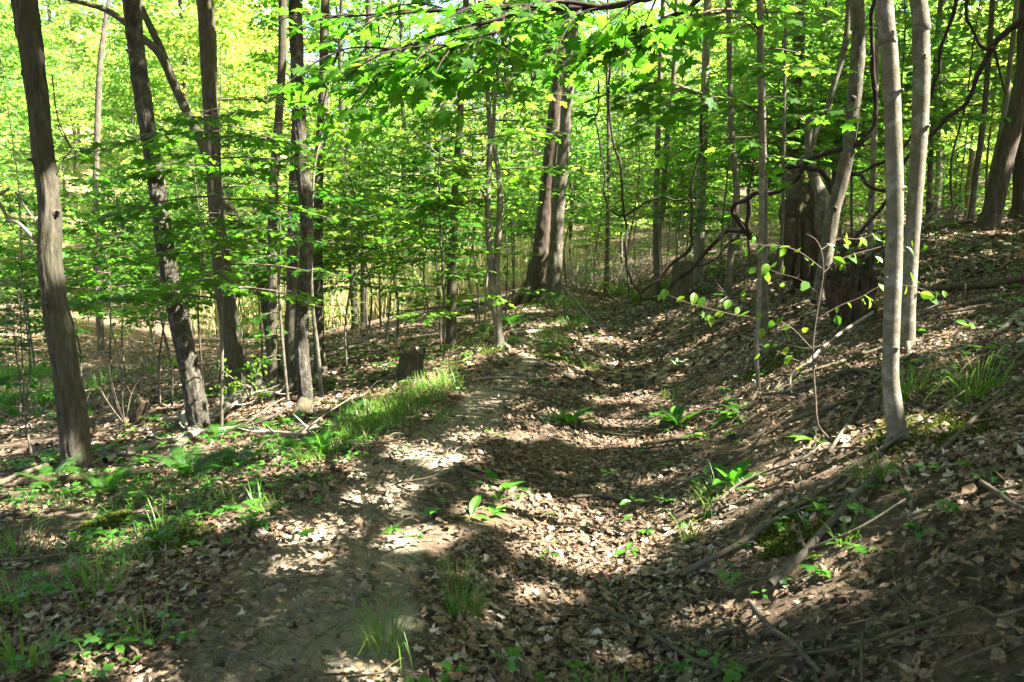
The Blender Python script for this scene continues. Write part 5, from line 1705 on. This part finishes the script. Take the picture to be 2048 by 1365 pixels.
fern(215, 992, 6, .40, 'lone yellow-green fern in front of the rotten brown log', (.4, 1))
fern(380, 955, 9, .40, 'dark lacy fern behind the broad-leaved herb', (0, .4))
fern(465, 940, 7, .40, 'fern with long drooping fronds beside the dark lacy fern', (0, .6))
fern(440, 880, 6, .42, 'bright sunlit fern under the dead branch with curling twigs', (.6, 1))
fern(700, 835, 8, .42, 'fern on the slope between the curved scaly trunk and the leek clump', (.2, .7))
fern(1025, 655, 8, .55, 'fern at the far side of the double-stemmed sapling', (.1, .6))
fern(960, 665, 7, .5, 'fern on the slope just short of the double-stemmed sapling', (.1, .6))
fern(940, 612, 6, .55, 'pale sunlit fern beside the slim brown trunk', (.7, 1))
fern(1108, 612, 6, .5, 'dark fern at the roots of the pale trunk of the pair', (0, .4))
fern(600, 905, 6, .34, 'small fern on the bank above the lush leek clump', (.3, .8))
fern(100, 975, 6, .34, 'small fern beneath the bowed grey branch', (.2, .7))

# leafy twigs with young yellow-green leaves over the fallen trunk
yb = 8.2
b0 = G(500, 800)
sh = thing('leafing_shrub', 'wiry shrub with tiny yellow-green leaves over the fallen trunk', 'shrub', b0)
mb, lv = MB(), MB()
for pts in [[(500, 800), (490, 775), (470, 760), (450, 745), (437, 728)], [(500, 800), (505, 770), (512, 750), (505, 730)], [(500, 800), (530, 785), (545, 788)], [(490, 775), (472, 782), (450, 775), (436, 770)], [(512, 750), (518, 740), (520, 728), (514, 718)], [(470, 760), (472, 770), (470, 775)]]:
    q = smooth_path(np.array([P(u, v, yb) for u, v in pts]), 14)
    tube(mb, q, np.linspace(.006, .002, 14), 4)
    for k in range(26):
        i = int(U(3, 13.9))
        place(lv, OVAL, q[i] + rng.normal(0, .035, 3), rng.normal(0, 1, 3), np.array([[0, -.5, 1]]) + rng.normal(0, .4, 3), U(.03, .055), U(.2, 1))
part('stem', mb, M['dead'], sh)
part('foliage', lv, M['beechleaf'], sh, False)

# a few bare shrubs on the valley floor
for k, (u, v, hpx) in enumerate([(250, 850, 150), (160, 860, 190), (300, 765, 120), (40, 700, 120)]):
    g = G(u, v)
    mb = MB()
    hh = hpx * g[1] / F
    for j in range(7):
        az = U(0, 6.28)
        e = g + np.array([math.cos(az) * hh * U(.1, .45), math.sin(az) * .3 * hh, hh * U(.6, 1)])
        q = smooth_path(np.array([g, (g + e) / 2 + rng.normal(0, .06, 3), e]), 12)
        tube(mb, q, np.linspace(.010, .002, 12), 4)
        for i in (5, 8):
            tube(mb, [q[i], q[i] + np.array([U(-.2, .2), U(-.1, .1), U(.05, .25)]) * hh * .6], [.004, .0015], 3)
    single('bare_shrub', mb, M['dead' if k in (1, 2) else 'twig'], tuple(g), ['wiry bare shrub behind the broken stub on the valley floor', 'dark bare shrub beside the foot of the thick leaning trunk', 'pale spindly shrub in the valley grass', 'bare shrub at the edge of the dark green valley grass'][k], 'shrub')
print('plants', time.time() - T0)

# ------------------------------------------------------------------ light, sky, camera
w = bpy.data.worlds.new('World')
SC.world = w
w.use_nodes = True
nt = w.node_tree
for n in list(nt.nodes):
    nt.nodes.remove(n)
sky = nt.nodes.new('ShaderNodeTexSky')
sky.sky_type = 'NISHITA'
sky.sun_disc = False
sky.sun_elevation = EL
sky.sun_rotation = math.atan2(SUN[0], SUN[1])
sky.air_density = 1.0
sky.dust_density = 4.0
sky.ozone_density = .4
bg = nt.nodes.new('ShaderNodeBackground')
bg.inputs['Strength'].default_value = .066
wo = nt.nodes.new('ShaderNodeOutputWorld')
nt.links.new(sky.outputs[0], bg.inputs[0])
nt.links.new(bg.outputs[0], wo.inputs[0])
ld = bpy.data.lights.new('sun', 'SUN')
ld.energy = 5.0
ld.angle = R(.53)
ld.color = (1.0, .94, .87)
lo = bpy.data.objects.new('sun', ld)
COL.objects.link(lo)
lo.location = (10, -3, 20)
lo.rotation_euler = Vector(SUN).to_track_quat('Z', 'Y').to_euler()
cd = bpy.data.cameras.new('camera')
cd.sensor_width = 36
cd.lens = F * 36 / 2048
cd.clip_start = .05
cd.clip_end = 600
cd.dof.use_dof = True
cd.dof.focus_distance = 9.0
cd.dof.aperture_fstop = 5.0
co = bpy.data.objects.new('camera', cd)
COL.objects.link(co)
co.location = tuple(CAM)
co.rotation_euler = (math.pi / 2 - PITCH, 0, 0)
SC.camera = co
SC.view_settings.view_transform = 'Standard'
SC.view_settings.look = 'None'
SC.view_settings.exposure = EXPO
SC.view_settings.gamma = 1
SC.render.engine = 'CYCLES'
SC.cycles.max_bounces = 8
SC.cycles.diffuse_bounces = 5
SC.cycles.glossy_bounces = 2
SC.cycles.transmission_bounces = 6
SC.cycles.sample_clamp_indirect = 6
SC.cycles.caustics_reflective = False
SC.cycles.caustics_refractive = False
SC.cycles.use_denoising = True
for me in bpy.data.meshes:
    pass
print('done', time.time() - T0, len(bpy.data.objects), sum(len(m.polygons) for m in bpy.data.meshes))
